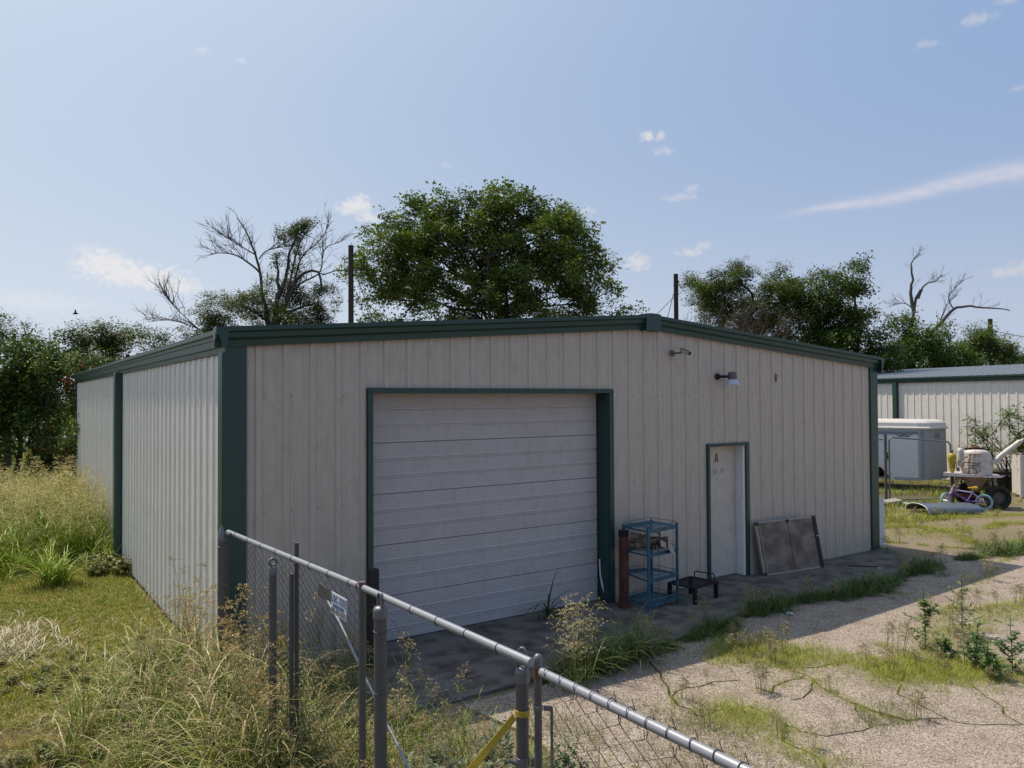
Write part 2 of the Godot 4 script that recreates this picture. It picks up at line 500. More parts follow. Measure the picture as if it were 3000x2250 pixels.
func rib_profile(s0: float, s1: float, phase: float, extra: Array) -> Array:
	var raw: Array = [Vector2(-9999, 0)]
	var k := floori((s0 - phase) / PITCH) - 1
	while phase + k * PITCH < s1 + 0.1:
		var r := phase + k * PITCH
		for q in [[-0.044, 0.0], [-0.030, 0.018], [0.030, 0.018], [0.044, 0.0], [0.090, 0.0], [0.097, 0.003], [0.111, 0.003], [0.118, 0.0], [0.186, 0.0], [0.193, 0.003], [0.207, 0.003], [0.214, 0.0]]:
			raw.append(Vector2(r + q[0], q[1]))
		k += 1
	raw.append(Vector2(9999, 0))
	var out: Array = []
	var cuts: Array = [s0, s1] + extra
	for i in raw.size() - 1:
		var a: Vector2 = raw[i]
		var b: Vector2 = raw[i + 1]
		if a.x > s0 + 1e-5 and a.x < s1 - 1e-5:
			out.append(a)
		for c in cuts:
			if c >= a.x and c < b.x and c >= s0 - 1e-6 and c <= s1 + 1e-6:
				out.append(Vector2(c, lerpf(a.y, b.y, (c - a.x) / (b.x - a.x))))
	out.sort_custom(func(p, q): return p.x < q.x)
	return out

# a wall in ribbed sheets, each its own piece; holes are [s0, s1, top]
func wall(parent: Node, o: Vector3, dir: Vector3, nrm: Vector3, s0: float, s1: float, phase: float, top: Callable, m: Material, holes := [], base := 0.0) -> void:
	var cut := phase + PITCH * 3.0 * floorf((s0 - phase) / (PITCH * 3.0))
	var flip := dir.cross(Vector3.UP).dot(nrm) < 0.0
	while cut < s1:
		var a := maxf(cut, s0)
		var b := minf(cut + PITCH * 3.0, s1)
		cut += PITCH * 3.0
		if b - a < 0.02:
			continue
		var edges: Array = []
		for h in holes:
			for e in [h[0], h[1]]:
				if e > a and e < b:
					edges.append(e)
		var pr := rib_profile(a, b, phase, edges)
		var mb := MB.new()
		for i in pr.size() - 1:
			var p: Vector2 = pr[i]
			var q: Vector2 = pr[i + 1]
			if q.x - p.x < 1e-4:
				continue
			var low := base
			for h in holes:
				if (p.x + q.x) * 0.5 > h[0] and (p.x + q.x) * 0.5 < h[1]:
					low = h[2]
			var lap := 0.0012 if i == 0 else 0.0
			var A := o + dir * p.x + nrm * (p.y + lap)
			var B := o + dir * q.x + nrm * q.y
			var y := Vector3.UP
			var tp: float = top.call(p.x)
			var tq: float = top.call(q.x)
			if flip:
				mb.quad(B + y * low, A + y * low, A + y * tp, B + y * tq)
			else:
				mb.quad(A + y * low, B + y * low, B + y * tq, A + y * tp)
		part("wall_panel", mb, m, parent)

func screws(parent: Node, o: Vector3, dir: Vector3, nrm: Vector3, s0: float, s1: float, phase: float, rows: Array, holes := []) -> void:
	var mb := MB.new()
	for y in rows:
		var k := floori((s0 - phase) / PITCH)
		while phase + k * PITCH < s1:
			var s := phase + k * PITCH + 0.062
			k += 1
			var hid := s < s0 or s > s1
			for h in holes:
				if s > h[0] and s < h[1] and y < h[2]:
					hid = true
			if not hid:
				mb.box(o + dir * s + nrm * 0.004 + Vector3.UP * y, Vector3(0.012, 0.012, 0.012))
	tag(part("screws", mb, M.screw, parent), "", "", "", "stuff")

const BW := 12.35
const BL := 15.8
const EAVE := 3.543
const RISE := 0.486

func gable(x: float) -> float:
	return EAVE + 0.06 + RISE * (1.0 - absf(x - BW / 2) / (BW / 2))

func build_shop() -> void:
	var t := thing("metal_building", "tan ribbed metal workshop with dark green trim and white roll-up door", "building")
	var garage := [1.66, 5.42, 3.085]
	var door := [7.52, 8.46, 2.205]
	var holes := [garage, door]
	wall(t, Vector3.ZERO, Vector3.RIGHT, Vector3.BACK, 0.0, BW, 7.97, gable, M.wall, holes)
	screws(t, Vector3.ZERO, Vector3.RIGHT, Vector3.BACK, 0.2, BW - 0.2, 7.97, [0.15, 1.75, 3.02], [[1.5, 5.6, 3.2], [7.3, 8.7, 2.3]])
	var flat := func(_s): return EAVE + 0.1
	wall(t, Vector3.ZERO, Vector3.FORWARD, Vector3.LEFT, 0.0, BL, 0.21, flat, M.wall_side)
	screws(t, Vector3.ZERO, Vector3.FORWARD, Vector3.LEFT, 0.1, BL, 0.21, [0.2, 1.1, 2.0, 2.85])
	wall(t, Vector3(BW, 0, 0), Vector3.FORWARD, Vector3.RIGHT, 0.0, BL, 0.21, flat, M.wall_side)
	wall(t, Vector3(0, 0, -BL), Vector3.RIGHT, Vector3.FORWARD, 0.0, BW, 0.2, gable, M.wall)
	# roof sheets
	for s in [-1.0, 1.0]:
		var mb := MB.new()
		var e := Vector3(BW / 2 + s * (BW / 2 + 0.12), EAVE + 0.16, 0.13)
		var r := Vector3(BW / 2, EAVE + 0.17 + RISE, 0.13)
		var back := Vector3(0, 0, -BL - 0.26)
		mb.quad(e, r, r + back, e + back) if s < 0 else mb.quad(r, e, e + back, r + back)
		part("roof_sheet", mb, M.roof, t)
	# rake trim along the gable, stepped profile
	var prof := [Vector2(0.035, 0.0), Vector2(0.060, 0.0), Vector2(0.068, 0.07), Vector2(0.105, 0.095), Vector2(0.112, 0.150), Vector2(0.150, 0.165), Vector2(0.152, 0.215), Vector2(0.0, 0.217)]
	for s in [0, 1]:
		var mb := MB.new()
		var a := Vector3(-0.13, EAVE - 0.005, 0) if s == 0 else Vector3(BW / 2, EAVE + RISE, 0)
		var b := Vector3(BW / 2, EAVE + RISE, 0) if s == 0 else Vector3(BW + 0.13, EAVE - 0.005, 0)
		mb.sweep(prof, [a, b], Vector3.BACK, Vector3.UP)
		part("rake_trim", mb, M.green, t)
	var cap := MB.new()
	cap.sweep([Vector2(0.0, -0.02), Vector2(0.157, -0.02), Vector2(0.157, 0.235), Vector2(0.0, 0.235)], [Vector3(BW / 2 - 0.13, EAVE + RISE - 0.010, 0), Vector3(BW / 2, EAVE + RISE, 0), Vector3(BW / 2 + 0.17, EAVE + RISE - 0.0134, 0)], Vector3.BACK, Vector3.UP)
	part("ridge_cap", cap, M.green, t)
	# eave gutters
	for s in [-1.0, 1.0]:
		var g := MB.new()
		var gp := [Vector2(0.02, -0.065), Vector2(0.040, -0.06), Vector2(0.045, -0.005), Vector2(0.072, 0.005), Vector2(0.078, 0.075), Vector2(0.092, 0.082), Vector2(0.096, 0.118), Vector2(0.126, 0.132), Vector2(0.128, 0.18), Vector2(0.0, 0.185)]
		var x := 0.0 if s < 0 else BW
		g.sweep(gp, [Vector3(x, EAVE, 0.148), Vector3(x, EAVE, -BL - 0.12)], Vector3.RIGHT * s, Vector3.UP)
		part("gutter", g, M.green, t)
	# corner trims
	for s in [0, 1]:
		var c := MB.new()
		if s == 0:
			c.bx(-0.045, 0.215, -0.02, EAVE + 0.02, -0.02, 0.042, 0.006)
			c.bx(-0.045, -0.001, -0.02, EAVE - 0.05, -0.13, -0.021)
		else:
			c.bx(BW - 0.20, BW + 0.045, 0.0, EAVE + 0.02, -0.02, 0.042, 0.006)
			c.bx(BW + 0.001, BW + 0.045, 0.0, EAVE - 0.05, -0.13, -0.021)
		part("corner_trim", c, M.green, t)
	var sp := MB.new()
	sp.bx(-0.13, -0.004, 0.05, EAVE - 0.03, -7.62, -7.40, 0.008)
	part("downspout", sp, M.green, t)
	var sp2 := MB.new()
	sp2.bx(-0.05, 0.04, 0.0, EAVE - 0.03, -BL - 0.02, -BL + 0.04)
	part("corner_trim", sp2, M.green, t)
	# door frame of the large opening
	for q in [[1.618, 1.684, 0.0, 3.058, -0.02, 0.05], [1.684, 1.70, 0.0, 3.058, -0.25, -0.001], [5.392, 5.476, 0.0, 3.058, -0.02, 0.05], [5.380, 5.392, 0.0, 3.05, -0.30, 0.02], [5.36, 5.379, 0.0, 3.05, -0.29, -0.205], [1.618, 5.476, 3.058, 3.122, -0.02, 0.052], [1.685, 5.39, 3.085, 3.1, -0.3, -0.021]]:
		var f := MB.new()
		f.bx(q[0], q[1], q[2], q[3], q[4], q[5], 0.003)
		part("garage_door_frame", f, M.green, t)
	# sectional door: five sections, each with two pressed grooves and fine ribs
	var gd := Node3D.new()
	gd.name = "garage_door"
	t.add_child(gd)
	var zf := -0.215
	for k in 5:
		var top := 3.075 - 0.628 * k
		var low := maxf(top - 0.628, 0.012)
		var mb := MB.new()
		var ys: Array = [[top - 0.003, -0.014], [top - 0.009, 0.0]]
		for q in [0.205, 0.415]:
			for m in 6:
				var yy: float = top - (q - 0.205) - 0.03 - m * 0.027
				ys.append([yy + 0.003, 0.0])
				ys.append([yy, -0.0035])
				ys.append([yy - 0.003, 0.0])
			ys.append([top - q + 0.012, 0.004])
			ys.append([top - q + 0.006, -0.012])
			ys.append([top - q - 0.010, -0.012])
			ys.append([top - q - 0.018, 0.004])
		for m in 6:
			var yy: float = top - 0.415 - 0.038 - m * 0.027
			ys.append([yy + 0.003, 0.0])
			ys.append([yy, -0.0035])
			ys.append([yy - 0.003, 0.0])
		ys.append([top - 0.62, 0.0])
		ys.append([top - 0.626, -0.014])
		for i in ys.size() - 1:
			var ya: float = ys[i][0]
			var yb: float = ys[i + 1][0]
			if yb < low:
				if ya <= low:
					break
				yb = low
			mb.quad(Vector3(1.69, yb, zf + ys[i + 1][1]), Vector3(5.375, yb, zf + ys[i + 1][1]), Vector3(5.375, ya, zf + ys[i][1]), Vector3(1.69, ya, zf + ys[i][1]))
		mb.bx(1.69, 5.375, low, top - 0.004, zf - 0.06, zf - 0.015)
		part("door_section", mb, M.door, gd)
	var seal := MB.new()
	seal.bx(1.69, 5.375, 0.0, 0.02, zf - 0.03, zf + 0.006)
	part("bottom_seal", seal, M.rubber, gd)
	# loose strip of weather trim at the right foot of the door
	var ws := MB.new()
	ws.tube([Vector3(5.37, 0.62, -0.17), Vector3(5.37, 0.40, -0.16), Vector3(5.385, 0.22, -0.12), Vector3(5.42, 0.03, -0.05)], [0.012, 0.014, 0.02, 0.022], 4)
	part("loose_trim", ws, M.jamb_white, t)
	# walk door
	var md := Node3D.new()
	md.name = "walk_door"
	t.add_child(md)
	var leaf := MB.new()
	leaf.bx(7.545, 8.372, 0.03, 2.185, -0.19, -0.145, 0.004)
	part("leaf", leaf, M.man_door, md)
	var jw := MB.new()
	jw.bx(8.378, 8.424, 0.02, 2.188, -0.20, 0.012, 0.003)
	jw.bx(7.535, 7.548, 0.02, 2.188, -0.20, -0.001)
	jw.bx(7.549, 8.377, 2.186, 2.20, -0.20, -0.001)
	part("jamb", jw, M.jamb_white, md)
	var th := MB.new()
	th.bx(7.55, 8.377, 0.0, 0.028, -0.2, -0.10, 0.004)
	part("threshold", th, M.lamp_grey, md)
	letters("lettering", "A", 0.155, M.brown_paint, md, Vector3(7.90, 1.985, -0.1435), Basis.IDENTITY, "Droid Sans", 0.72)
	letters("lettering", "7", 0.078, M.grey_paint, md, Vector3(7.715, 1.755, -0.1435), Basis.IDENTITY, "Droid Sans Mono", 0.9)
	letters("lettering", "SE", 0.078, M.grey_paint, md, Vector3(7.865, 1.765, -0.1435), Basis.IDENTITY, "Droid Sans Mono", 0.9)
	letters("lettering", "37", 0.078, M.grey_paint, md, Vector3(8.035, 1.772, -0.1435), Basis.IDENTITY, "Droid Sans Mono", 0.9)
	var dot := MB.new()
	dot.lathe(Vector3(7.905, 1.635, -0.1445), [Vector2(0.0, 0.0025), Vector2(0.028, 0.002), Vector2(0.03, 0.0)], 14, Basis(Vector3.RIGHT, PI / 2))
	part("round_patch", dot, M.blue_dot, md)
	for q in [[7.492, 7.543, 0.0, 2.19, -0.02, 0.045], [8.426, 8.50, 0.0, 2.19, -0.02, 0.045], [7.492, 8.50, 2.19, 2.242, -0.02, 0.047]]:
		var f := MB.new()
		f.bx(q[0], q[1], q[2], q[3], q[4], q[5], 0.003)
		part("walk_door_frame", f, M.green, t)

func build_neighbour() -> void:
	var t := thing("metal_building", "long pale ribbed metal shed with green eave trim beyond the yard", "building", Vector3(25.4, 0, -0.17), -deg_to_rad(12))
	var h := 3.70
	var flat := func(_s): return h
	wall(t, Vector3(0, 0, 12), Vector3.FORWARD, Vector3.LEFT, 0.0, 38.0, 0.1, flat, M.wall_side)
	var g := func(x): return h + 0.62 * (1.0 - absf(x - 7.0) / 7.0)
	wall(t, Vector3(0, 0, 12), Vector3.RIGHT, Vector3.BACK, 0.0, 14.0, 0.1, g, M.wall_side)
	wall(t, Vector3(0, 0, -26), Vector3.RIGHT, Vector3.FORWARD, 0.0, 14.0, 0.1, g, M.wall_side)
	wall(t, Vector3(14, 0, 12), Vector3.FORWARD, Vector3.RIGHT, 0.0, 38.0, 0.1, flat, M.wall_side)
	# ribbed roof sheets, each 0.91 m
	var up := Vector3(7.0, 0.86, 0).normalized()
	for s in 42:
		var mb := MB.new()
		var pr := rib_profile(s * PITCH * 3, (s + 1) * PITCH * 3, 0.0, [])
		for i in pr.size() - 1:
			var a := Vector3(-0.14, h + 0.02 + pr[i].y, 12.2 - pr[i].x)
			var b := Vector3(-0.14, h + 0.02 + pr[i + 1].y, 12.2 - pr[i + 1].x)
			mb.quad(a, a + Vector3(7.14, 0.62, 0), b + Vector3(7.14, 0.62, 0), b)
			mb.quad(a + Vector3(7.14, 0.62, 0), a + Vector3(14.28, 0, 0), b + Vector3(14.28, 0, 0), b + Vector3(7.14, 0.62, 0))
		part("roof_sheet", mb, M.roof, t)
	var gt := MB.new()
	gt.sweep([Vector2(0.0, -0.17), Vector2(0.09, -0.17), Vector2(0.10, -0.06), Vector2(0.17, -0.03), Vector2(0.17, 0.025), Vector2(0.0, 0.03)], [Vector3(0, h, 12.2), Vector3(0, h, -26.1)], Vector3.LEFT, Vector3.UP)
	part("gutter", gt, M.green, t)
	for z in [-7.75, 2.0, -17.0]:
		var sp := MB.new()
		sp.bx(-0.14, -0.004, 0.1, h - 0.12, z - 0.09, z + 0.09, 0.006)
		part("downspout", sp, M.green, t)
	for z in [12.02, -26.02]:
		var c := MB.new()
		c.bx(-0.05, 0.15, 0.0, h, z - 0.03, z + 0.03)
		part("corner_trim", c, M.green, t)

# ---------------------------------------------------------------- ground, pavement
func flatv(a: Array) -> PackedVector2Array:
	var p := PackedVector2Array()
	for i in range(0, a.size(), 2):
		p.append(Vector2(a[i], a[i + 1]))
	return p

var cracks := []
const LOT := [1.75, 2.0, 3.6, 1.98, 5.6, 1.86, 6.4, 1.64, 7.0, 1.52, 7.6, 1.5, 8.4, 1.72, 9.5, 1.71, 10.5, 1.58, 11.6, 1.40, 12.15, 1.2, 12.25, 0.4, 12.45, 0.1, 12.6, -1.2, 13.4, -2.0, 15.3, -1.75, 17.0, -1.25, 18.6, -0.55, 19.8, -0.15, 22.5, 0.2, 26.6, 0.9, 26.6, 15.0, 1.6, 15.0, 1.2, 6.0, 1.55, 4.2, 1.9, 3.0]

func define_cracks() -> void:
	# points in metres, then half width of the grassy strip, tufts per metre and mean blade height
	cracks = [
		[[2.2, 1.97, 3.6, 1.95, 4.6, 1.90, 5.64, 1.79, 6.33, 1.60, 6.96, 1.49, 7.5, 1.47, 8.04, 1.53, 8.45, 1.70, 9.54, 1.68, 10.45, 1.55, 11.57, 1.35, 12.43, 1.32, 13.51, 1.5, 14.89, 1.57, 17.0, 1.9], 0.13, 120.0, 0.17, 0],
		[[12.4, 0.1, 12.12, 0.6, 11.98, 1.15, 12.43, 1.32], 0.08, 60.0, 0.10, 0],
		[[13.6, -2.0, 15.22, -1.41, 15.87, -1.07, 15.66, -0.44, 15.33, 0.06, 14.66, 0.69, 14.58, 1.05, 15.52, 1.31, 18.0, 1.2], 0.20, 110.0, 0.11, 1],
		[[15.33, 0.06, 16.56, -0.3, 16.7, 0.07, 17.92, -0.13, 18.2, 0.22, 21, 0.9], 0.16, 90.0, 0.11, 1],
		[[13.4, -0.5, 13.65, 0.27, 13.82, 0.7, 14.1, 1.09, 14.3, 1.5], 0.14, 70.0, 0.10, 1],
		[[4.6, 2.6, 5.04, 2.65, 5.54, 2.47, 5.71, 2.73, 5.82, 3.01, 5.95, 3.42, 5.86, 4.0, 6.08, 4.21, 6.6, 4.36, 7.03, 4.77, 7.6, 5.6], 0.24, 150.0, 0.13, 1],
		[[5.75, 1.75, 5.21, 2.38, 5.04, 2.65, 5.12, 2.9, 5.17, 3.18, 5.16, 3.4, 5.14, 3.55, 4.96, 3.84, 4.9, 4.05, 4.84, 4.28, 4.88, 4.48, 4.98, 4.72], 0.10, 110.0, 0.10, 1],
		[[4.15, 2.5, 4.36, 2.9, 4.49, 3.1, 4.45, 3.33, 4.46, 3.64, 4.51, 3.92, 4.47, 4.11, 4.29, 4.36, 4.0, 4.43], 0.07, 90.0, 0.07, 2],
		[[3.88, 4.07, 3.92, 4.26, 4.0, 4.43, 4.25, 4.49, 4.48, 4.57, 4.74, 4.64, 4.98, 4.72, 5.24, 4.86, 5.37, 5.08, 5.66, 5.32, 6.3, 5.9], 0.07, 100.0, 0.07, 2],
		[[3.5, 3.3, 3.66, 3.5, 3.93, 3.64, 3.97, 3.85, 3.88, 4.07, 3.64, 4.29, 3.58, 4.5, 3.56, 4.72, 3.48, 4.85, 3.4, 5.4], 0.12, 130.0, 0.08, 1],
		[[2.5, 3.95, 3.2, 3.91, 3.16, 4.1, 3.4, 4.12, 3.88, 4.07], 0.12, 110.0, 0.06, 2],
		[[5.16, 3.4, 4.75, 3.44, 4.47, 3.5, 4.45, 3.33], 0.10, 100.0, 0.09, 1],
		[[5.95, 3.42, 6.5, 3.4, 6.95, 3.39, 7.15, 3.75, 8.13, 3.63, 9.11, 3.57, 9.92, 3.59, 12, 4.0], 0.22, 120.0, 0.12, 1],
		[[7.15, 3.75, 8.11, 3.29, 9.15, 2.94, 9.42, 3.23, 10.28, 3.44, 12, 3.3], 0.20, 90.0, 0.11, 1],
		[[4.15, 2.1, 3.88, 2.55, 3.61, 2.95, 3.42, 3.2, 3.44, 3.49, 3.67, 3.52], 0.10, 100.0, 0.08, 2],
		[[1.9, 2.3, 2.33, 2.5, 2.4, 2.76, 2.55, 2.94, 2.67, 3.15, 3.1, 3.19, 3.42, 3.2], 0.10, 90.0, 0.06, 2],
		[[2.4, 2.76, 2.23, 3.16, 2.34, 3.36, 2.45, 3.55, 2.53, 3.77, 2.46, 4.12, 2.5, 5.0], 0.13, 110.0, 0.06, 2],
		[[15.9, -1.9, 16.81, -1.5, 18.12, -1.2, 19.12, -0.7, 21, 0.2], 0.22, 110.0, 0.10, 1],
		[[4.9, 4.05, 4.75, 4.3, 4.48, 4.57], 0.06, 80.0, 0.06, 2],
		[[4.47, 3.74, 4.9, 3.7, 5.14, 3.55], 0.07, 80.0, 0.07, 1],
		[[3.42, 3.2, 3.7, 2.95, 4.1, 2.95, 4.49, 3.1], 0.09, 100.0, 0.07, 1],
		[[2.67, 3.15, 2.75, 3.5, 3.1, 3.75, 3.2, 3.91], 0.10, 100.0, 0.06, 2],
		[[5.16, 3.18, 5.5, 3.3, 5.95, 3.42], 0.12, 100.0, 0.09, 1],
		[[5.86, 4.0, 5.5, 4.3, 5.24, 4.86], 0.07, 80.0, 0.07, 2],
		[[6.6, 4.36, 6.2, 4.7, 5.66, 5.32], 0.09, 80.0, 0.08, 1],
		[[9.6, 1.75, 9.3, 2.3, 9.15, 2.94], 0.08, 60.0, 0.08, 1],
		[[9.92, 3.59, 10.6, 2.6, 12.4, 2.1, 14.5, 1.6], 0.10, 60.0, 0.08, 1],
		[[9.0, 8.5, 8.2, 6.8, 7.2, 5.2], 0.10, 60.0, 0.08, 1],
		[[5.0, 8.5, 5.4, 7.0, 6.3, 5.9, 8.2, 6.8], 0.08, 60.0, 0.07, 2]]

func region_color(x: float, z: float) -> Color:
	var n1 := bump.get_noise_2d(x * 9.0, z * 9.0)
	var n2 := bump.get_noise_2d(x * 40.0 + 50.0, z * 40.0)
	var lawn := Color(0.12, 0.135, 0.022)
	var brown := Color(0.165, 0.115, 0.068)
	var k := clampf(smoothstep(-1.5, 0.6, z + n1 * 1.8) * smoothstep(0.4, -0.6, x) * 0.95 + n2 * 0.25, 0, 1)
	var c := lawn.lerp(brown, k)
	if x > 1.0 and z > -3.0 and z < 16.0:
		c = Color(0.31, 0.26, 0.195).lerp(Color(0.23, 0.205, 0.11), clampf(0.5 + n1, 0, 1))
	elif x > 12.0 and z <= -3.0:
		c = Color(0.15, 0.125, 0.07).lerp(Color(0.10, 0.11, 0.04), clampf(0.5 + n1 * 1.5, 0, 1))
	return Color(c.r, c.g, c.b)

func build_ground() -> void:
	var mb := MB.new()
	mb.tint = true
	var xs: Array = [-420.0, -200.0, -90.0, -45.0, -25.0, -15.0]
	var x := -9.0
	while x < 30.0:
		xs.append(x)
		x += 0.4
	xs += [32.0, 38.0, 50.0, 75.0, 120.0, 220.0, 420.0]
	var zs: Array = [-420.0, -220.0, -120.0, -75.0, -50.0, -38.0, -30.0, -25.0]
	var z := -22.0
	while z < 16.0:
		zs.append(z)
		z += 0.4
	zs += [18.0, 25.0, 40.0, 80.0, 200.0, 420.0]
	for j in zs.size():
		for i in xs.size():
			mb.col = region_color(xs[i], zs[j])
			var y := (-0.052 if xs[i] < 0.3 else -0.026) + 0.010 * bump.get_noise_2d(xs[i] * 20.0, zs[j] * 20.0)
			mb.vert(Vector3(xs[i], y, zs[j]), Vector3.UP)
	var w := xs.size()
	for j in zs.size() - 1:
		for i in w - 1:
			var p := j * w + i
			mb.ix.append_array(PackedInt32Array([p, p + 1, p + w + 1, p, p + w + 1, p + w]))
	struct("ground", mb, M.ground, "flat earth of the lot and lawn")
	var rd := MB.new()
	rd.bx(-120, 60, -0.06, 0.03, -70, -60)
	struct("road", rd, M.road, "pale road beyond the trees on the left")
	var ap := MB.new()
	ap.prism(flatv([0.25, -0.3, 12.38, -0.3, 12.3, 0.3, 12.0, 1.15, 11.5, 1.22, 10.4, 1.42, 9.5, 1.55, 8.5, 1.56, 8.0, 1.40, 7.5, 1.34, 6.9, 1.36, 6.3, 1.47, 5.6, 1.66, 4.6, 1.77, 3.6, 1.83, 2.2, 1.86, 0.4, 1.84]), -0.08, 0.012)
	struct("concrete_apron", ap, M.concrete, "dirty concrete apron along the front of the workshop")
	# broken pavement: the lot outline, cut along every crack into slabs
	var pieces: Array = [flatv(LOT)]
	for c in cracks:
		var line := flatv(c[0])
		var jit := PackedVector2Array()
		for i in line.size() - 1:
			var n := maxi(2, int(line[i].distance_to(line[i + 1]) / 0.12))
			for k in n:
				var p := line[i].lerp(line[i + 1], float(k) / n)
				jit.append(p + Vector2(bump.get_noise_2d(p.x * 90, p.y * 90), bump.get_noise_2d(p.x * 90 + 70, p.y * 90)) * 0.09)
		jit.append(line[line.size() - 1])
		for strip in Geometry2D.offset_polyline(jit, maxf(0.010, c[1] * 0.13), Geometry2D.JOIN_ROUND, Geometry2D.END_ROUND):
			if Geometry2D.is_polygon_clockwise(strip):
				continue
			var next: Array = []
			for p in pieces:
				var res := Geometry2D.clip_polygons(p, strip)
				var holed := false
				for r in res:
					if Geometry2D.is_polygon_clockwise(r):
						holed = true
				if holed:
					next.append(p)
				else:
					for r in res:
						next.append(r)
			pieces = next
	var pv := Node3D.new()
	pv.name = "pavement"
	add_child(pv)
	tag(pv, "cracked sandy pavement of the lot with grass in its joints", "", "", "structure")
	rng.seed = 77
	for p in pieces:
		var area := 0.0
		for i in p.size():
			area += p[i].cross(p[(i + 1) % p.size()]) * 0.5
		if absf(area) < 0.02 or Geometry2D.triangulate_polygon(p).is_empty():
			continue
		var sl := MB.new()
		sl.prism(p, -0.10, -0.012 + rng.randf_range(-0.008, 0.008), Vector2(rng.randf_range(-0.004, 0.004), rng.randf_range(-0.004, 0.004)))
		part("slab", sl, [M.lot, M.lot_warm, M.lot_pale][rng.randi() % 3], pv)

# ---------------------------------------------------------------- grass
func blade(mb: MB, p: Vector3, az: float, lean: float, curve: float, length: float, width: float, segs: int) -> Vector3:
	var h := Vector3(cos(az), 0, sin(az))
	var side := Vector3(-sin(az), 0, cos(az))
	var th := lean
	var at := p
	var first := mb.v.size()
	for k in segs + 1:
		var f := float(k) / segs
		var w := width * 0.5 * (1.0 - 0.93 * f * f) * (0.75 + 0.5 * minf(f * 3.0, 1.0) * 0.5)
		var t := h * sin(th) + Vector3.UP * cos(th)
		var n := (h * -cos(th) + Vector3.UP * sin(th)).normalized()
		mb.vert(at - side * w, (n - side * 0.35).normalized())
		mb.vert(at + side * w, (n + side * 0.35).normalized())
		at += t * (length / segs)
		th += curve / segs
	for k in segs:
		var a := first + k * 2
		mb.ix.append_array(PackedInt32Array([a, a + 2, a + 1, a + 1, a + 2, a + 3]))
	return at

func pick(a: Array) -> Color:
	var c: Color = a[rng.randi() % a.size()]
	var s := rng.randf_range(0.75, 1.25)
	return Color(c.r * s * rng.randf_range(0.93, 1.07), c.g * s, c.b * s * rng.randf_range(0.9, 1.1))

const GREENS := [Color(0.17, 0.225, 0.018), Color(0.135, 0.195, 0.015), Color(0.205, 0.24, 0.022), Color(0.265, 0.255, 0.035)]
const STRAWS := [Color(0.42, 0.31, 0.14), Color(0.34, 0.24, 0.10), Color(0.26, 0.17, 0.07), Color(0.22, 0.19, 0.05)]

func tuft(count: int, l0: float, l1: float, width: float, spread: float, lean: float, curve: float, cols: Array, segs := 3) -> ArrayMesh:
	var mb := MB.new()
	mb.tint = true
	for k in count:
		mb.col = pick(cols)
		var az := rng.randf() * TAU
		var r := spread * sqrt(rng.randf())
		var g := rng.randf() * TAU
		blade(mb, Vector3(cos(g) * r, -0.01, sin(g) * r), az, rng.randf() * lean, rng.randf_range(0.4, 1.0) * curve, rng.randf_range(l0, l1), width * rng.randf_range(0.7, 1.3), segs)
	return mb.mesh()

func panicle(mb: MB, p: Vector3, h: float, size: float, stem_col: Color, seed_col: Color) -> void:
	var az := rng.randf() * TAU
	var drift := rng.randf_range(0.05, 0.28) * h
	var pts := []
	for k in 5:
		var f := k / 4.0
		pts.append(p + Vector3(cos(az) * drift * f * f, h * f, sin(az) * drift * f * f))
	mb.col = stem_col
	mb.tube(pts, [0.0028, 0.0026, 0.0022, 0.0016, 0.001], 3, false)
	var top: Vector3 = pts[4]
	var dn: Vector3 = (pts[3] - pts[4]).normalized()
	for k in 15:
		var f := rng.randf()
		var o := top + dn * size * f
		var a2 := rng.randf() * TAU
		var len := size * (0.16 + 0.38 * f) * rng.randf_range(0.6, 1.2)
		var d := Vector3(cos(a2), rng.randf_range(0.1, 0.9), sin(a2)).normalized()
		var e := o + d * len
		var e2 := e + (d * 0.6 + Vector3.DOWN * 0.6) * len * 0.5
		mb.col = seed_col * rng.randf_range(0.8, 1.2)
		mb.tube([o, e, e2], [0.0007, 0.0007, 0.0005], 3, false)
		for s in 6:
			var q := o.lerp(e, rng.randf_range(0.3, 1.0)) if s < 3 else e.lerp(e2, rng.randf())
			q += Vector3(rng.randf_range(-1, 1), rng.randf_range(-1, 0.4), rng.randf_range(-1, 1)) * 0.010
			var w := Vector3(rng.randf_range(-1, 1), rng.randf_range(-1, 1), rng.randf_range(-1, 1)).normalized()
			var l := (d + Vector3.DOWN * rng.randf_range(0.2, 1.2)).normalized() * 0.011
			var sd := w.cross(l).normalized() * 0.0028
			mb.quad(q - l, q + sd, q + l, q - sd)

func tall_tuft(count: int, l0: float, l1: float, width: float, spread: float, heads: int, hh: float, head: float, cols: Array, seed_cols: Array, lean := 0.5, curve := 1.9) -> ArrayMesh:
	var mb := MB.new()
	mb.tint = true
	for k in count:
		mb.col = pick(cols)
		var g := rng.randf() * TAU
		var r := spread * sqrt(rng.randf())
		var len := rng.randf_range(l0, l1)
		blade(mb, Vector3(cos(g) * r, -0.02, sin(g) * r), rng.randf() * TAU, rng.randf() * lean, rng.randf_range(0.45, 1.0) * curve, len, width * rng.randf_range(0.6, 1.3), 6)
	for k in heads:
		var g := rng.randf() * TAU
		var r := spread * sqrt(rng.randf())
		var hgt := hh * rng.randf_range(0.75, 1.12)
		panicle(mb, Vector3(cos(g) * r, 0, sin(g) * r), hgt, head * rng.randf_range(0.7, 1.2), pick([Color(0.16, 0.17, 0.06), Color(0.2, 0.17, 0.08)]), pick(seed_cols))
		for b in 3:
			mb.col = pick(cols)
			blade(mb, Vector3(cos(g) * r, hgt * rng.randf_range(0.2, 0.62), sin(g) * r), rng.randf() * TAU, rng.randf_range(0.3, 0.7), 1.6, len_of(l0, l1) * 0.75, width, 5)
	return mb.mesh()

func len_of(a: float, b: float) -> float:
	return rng.randf_range(a, b)

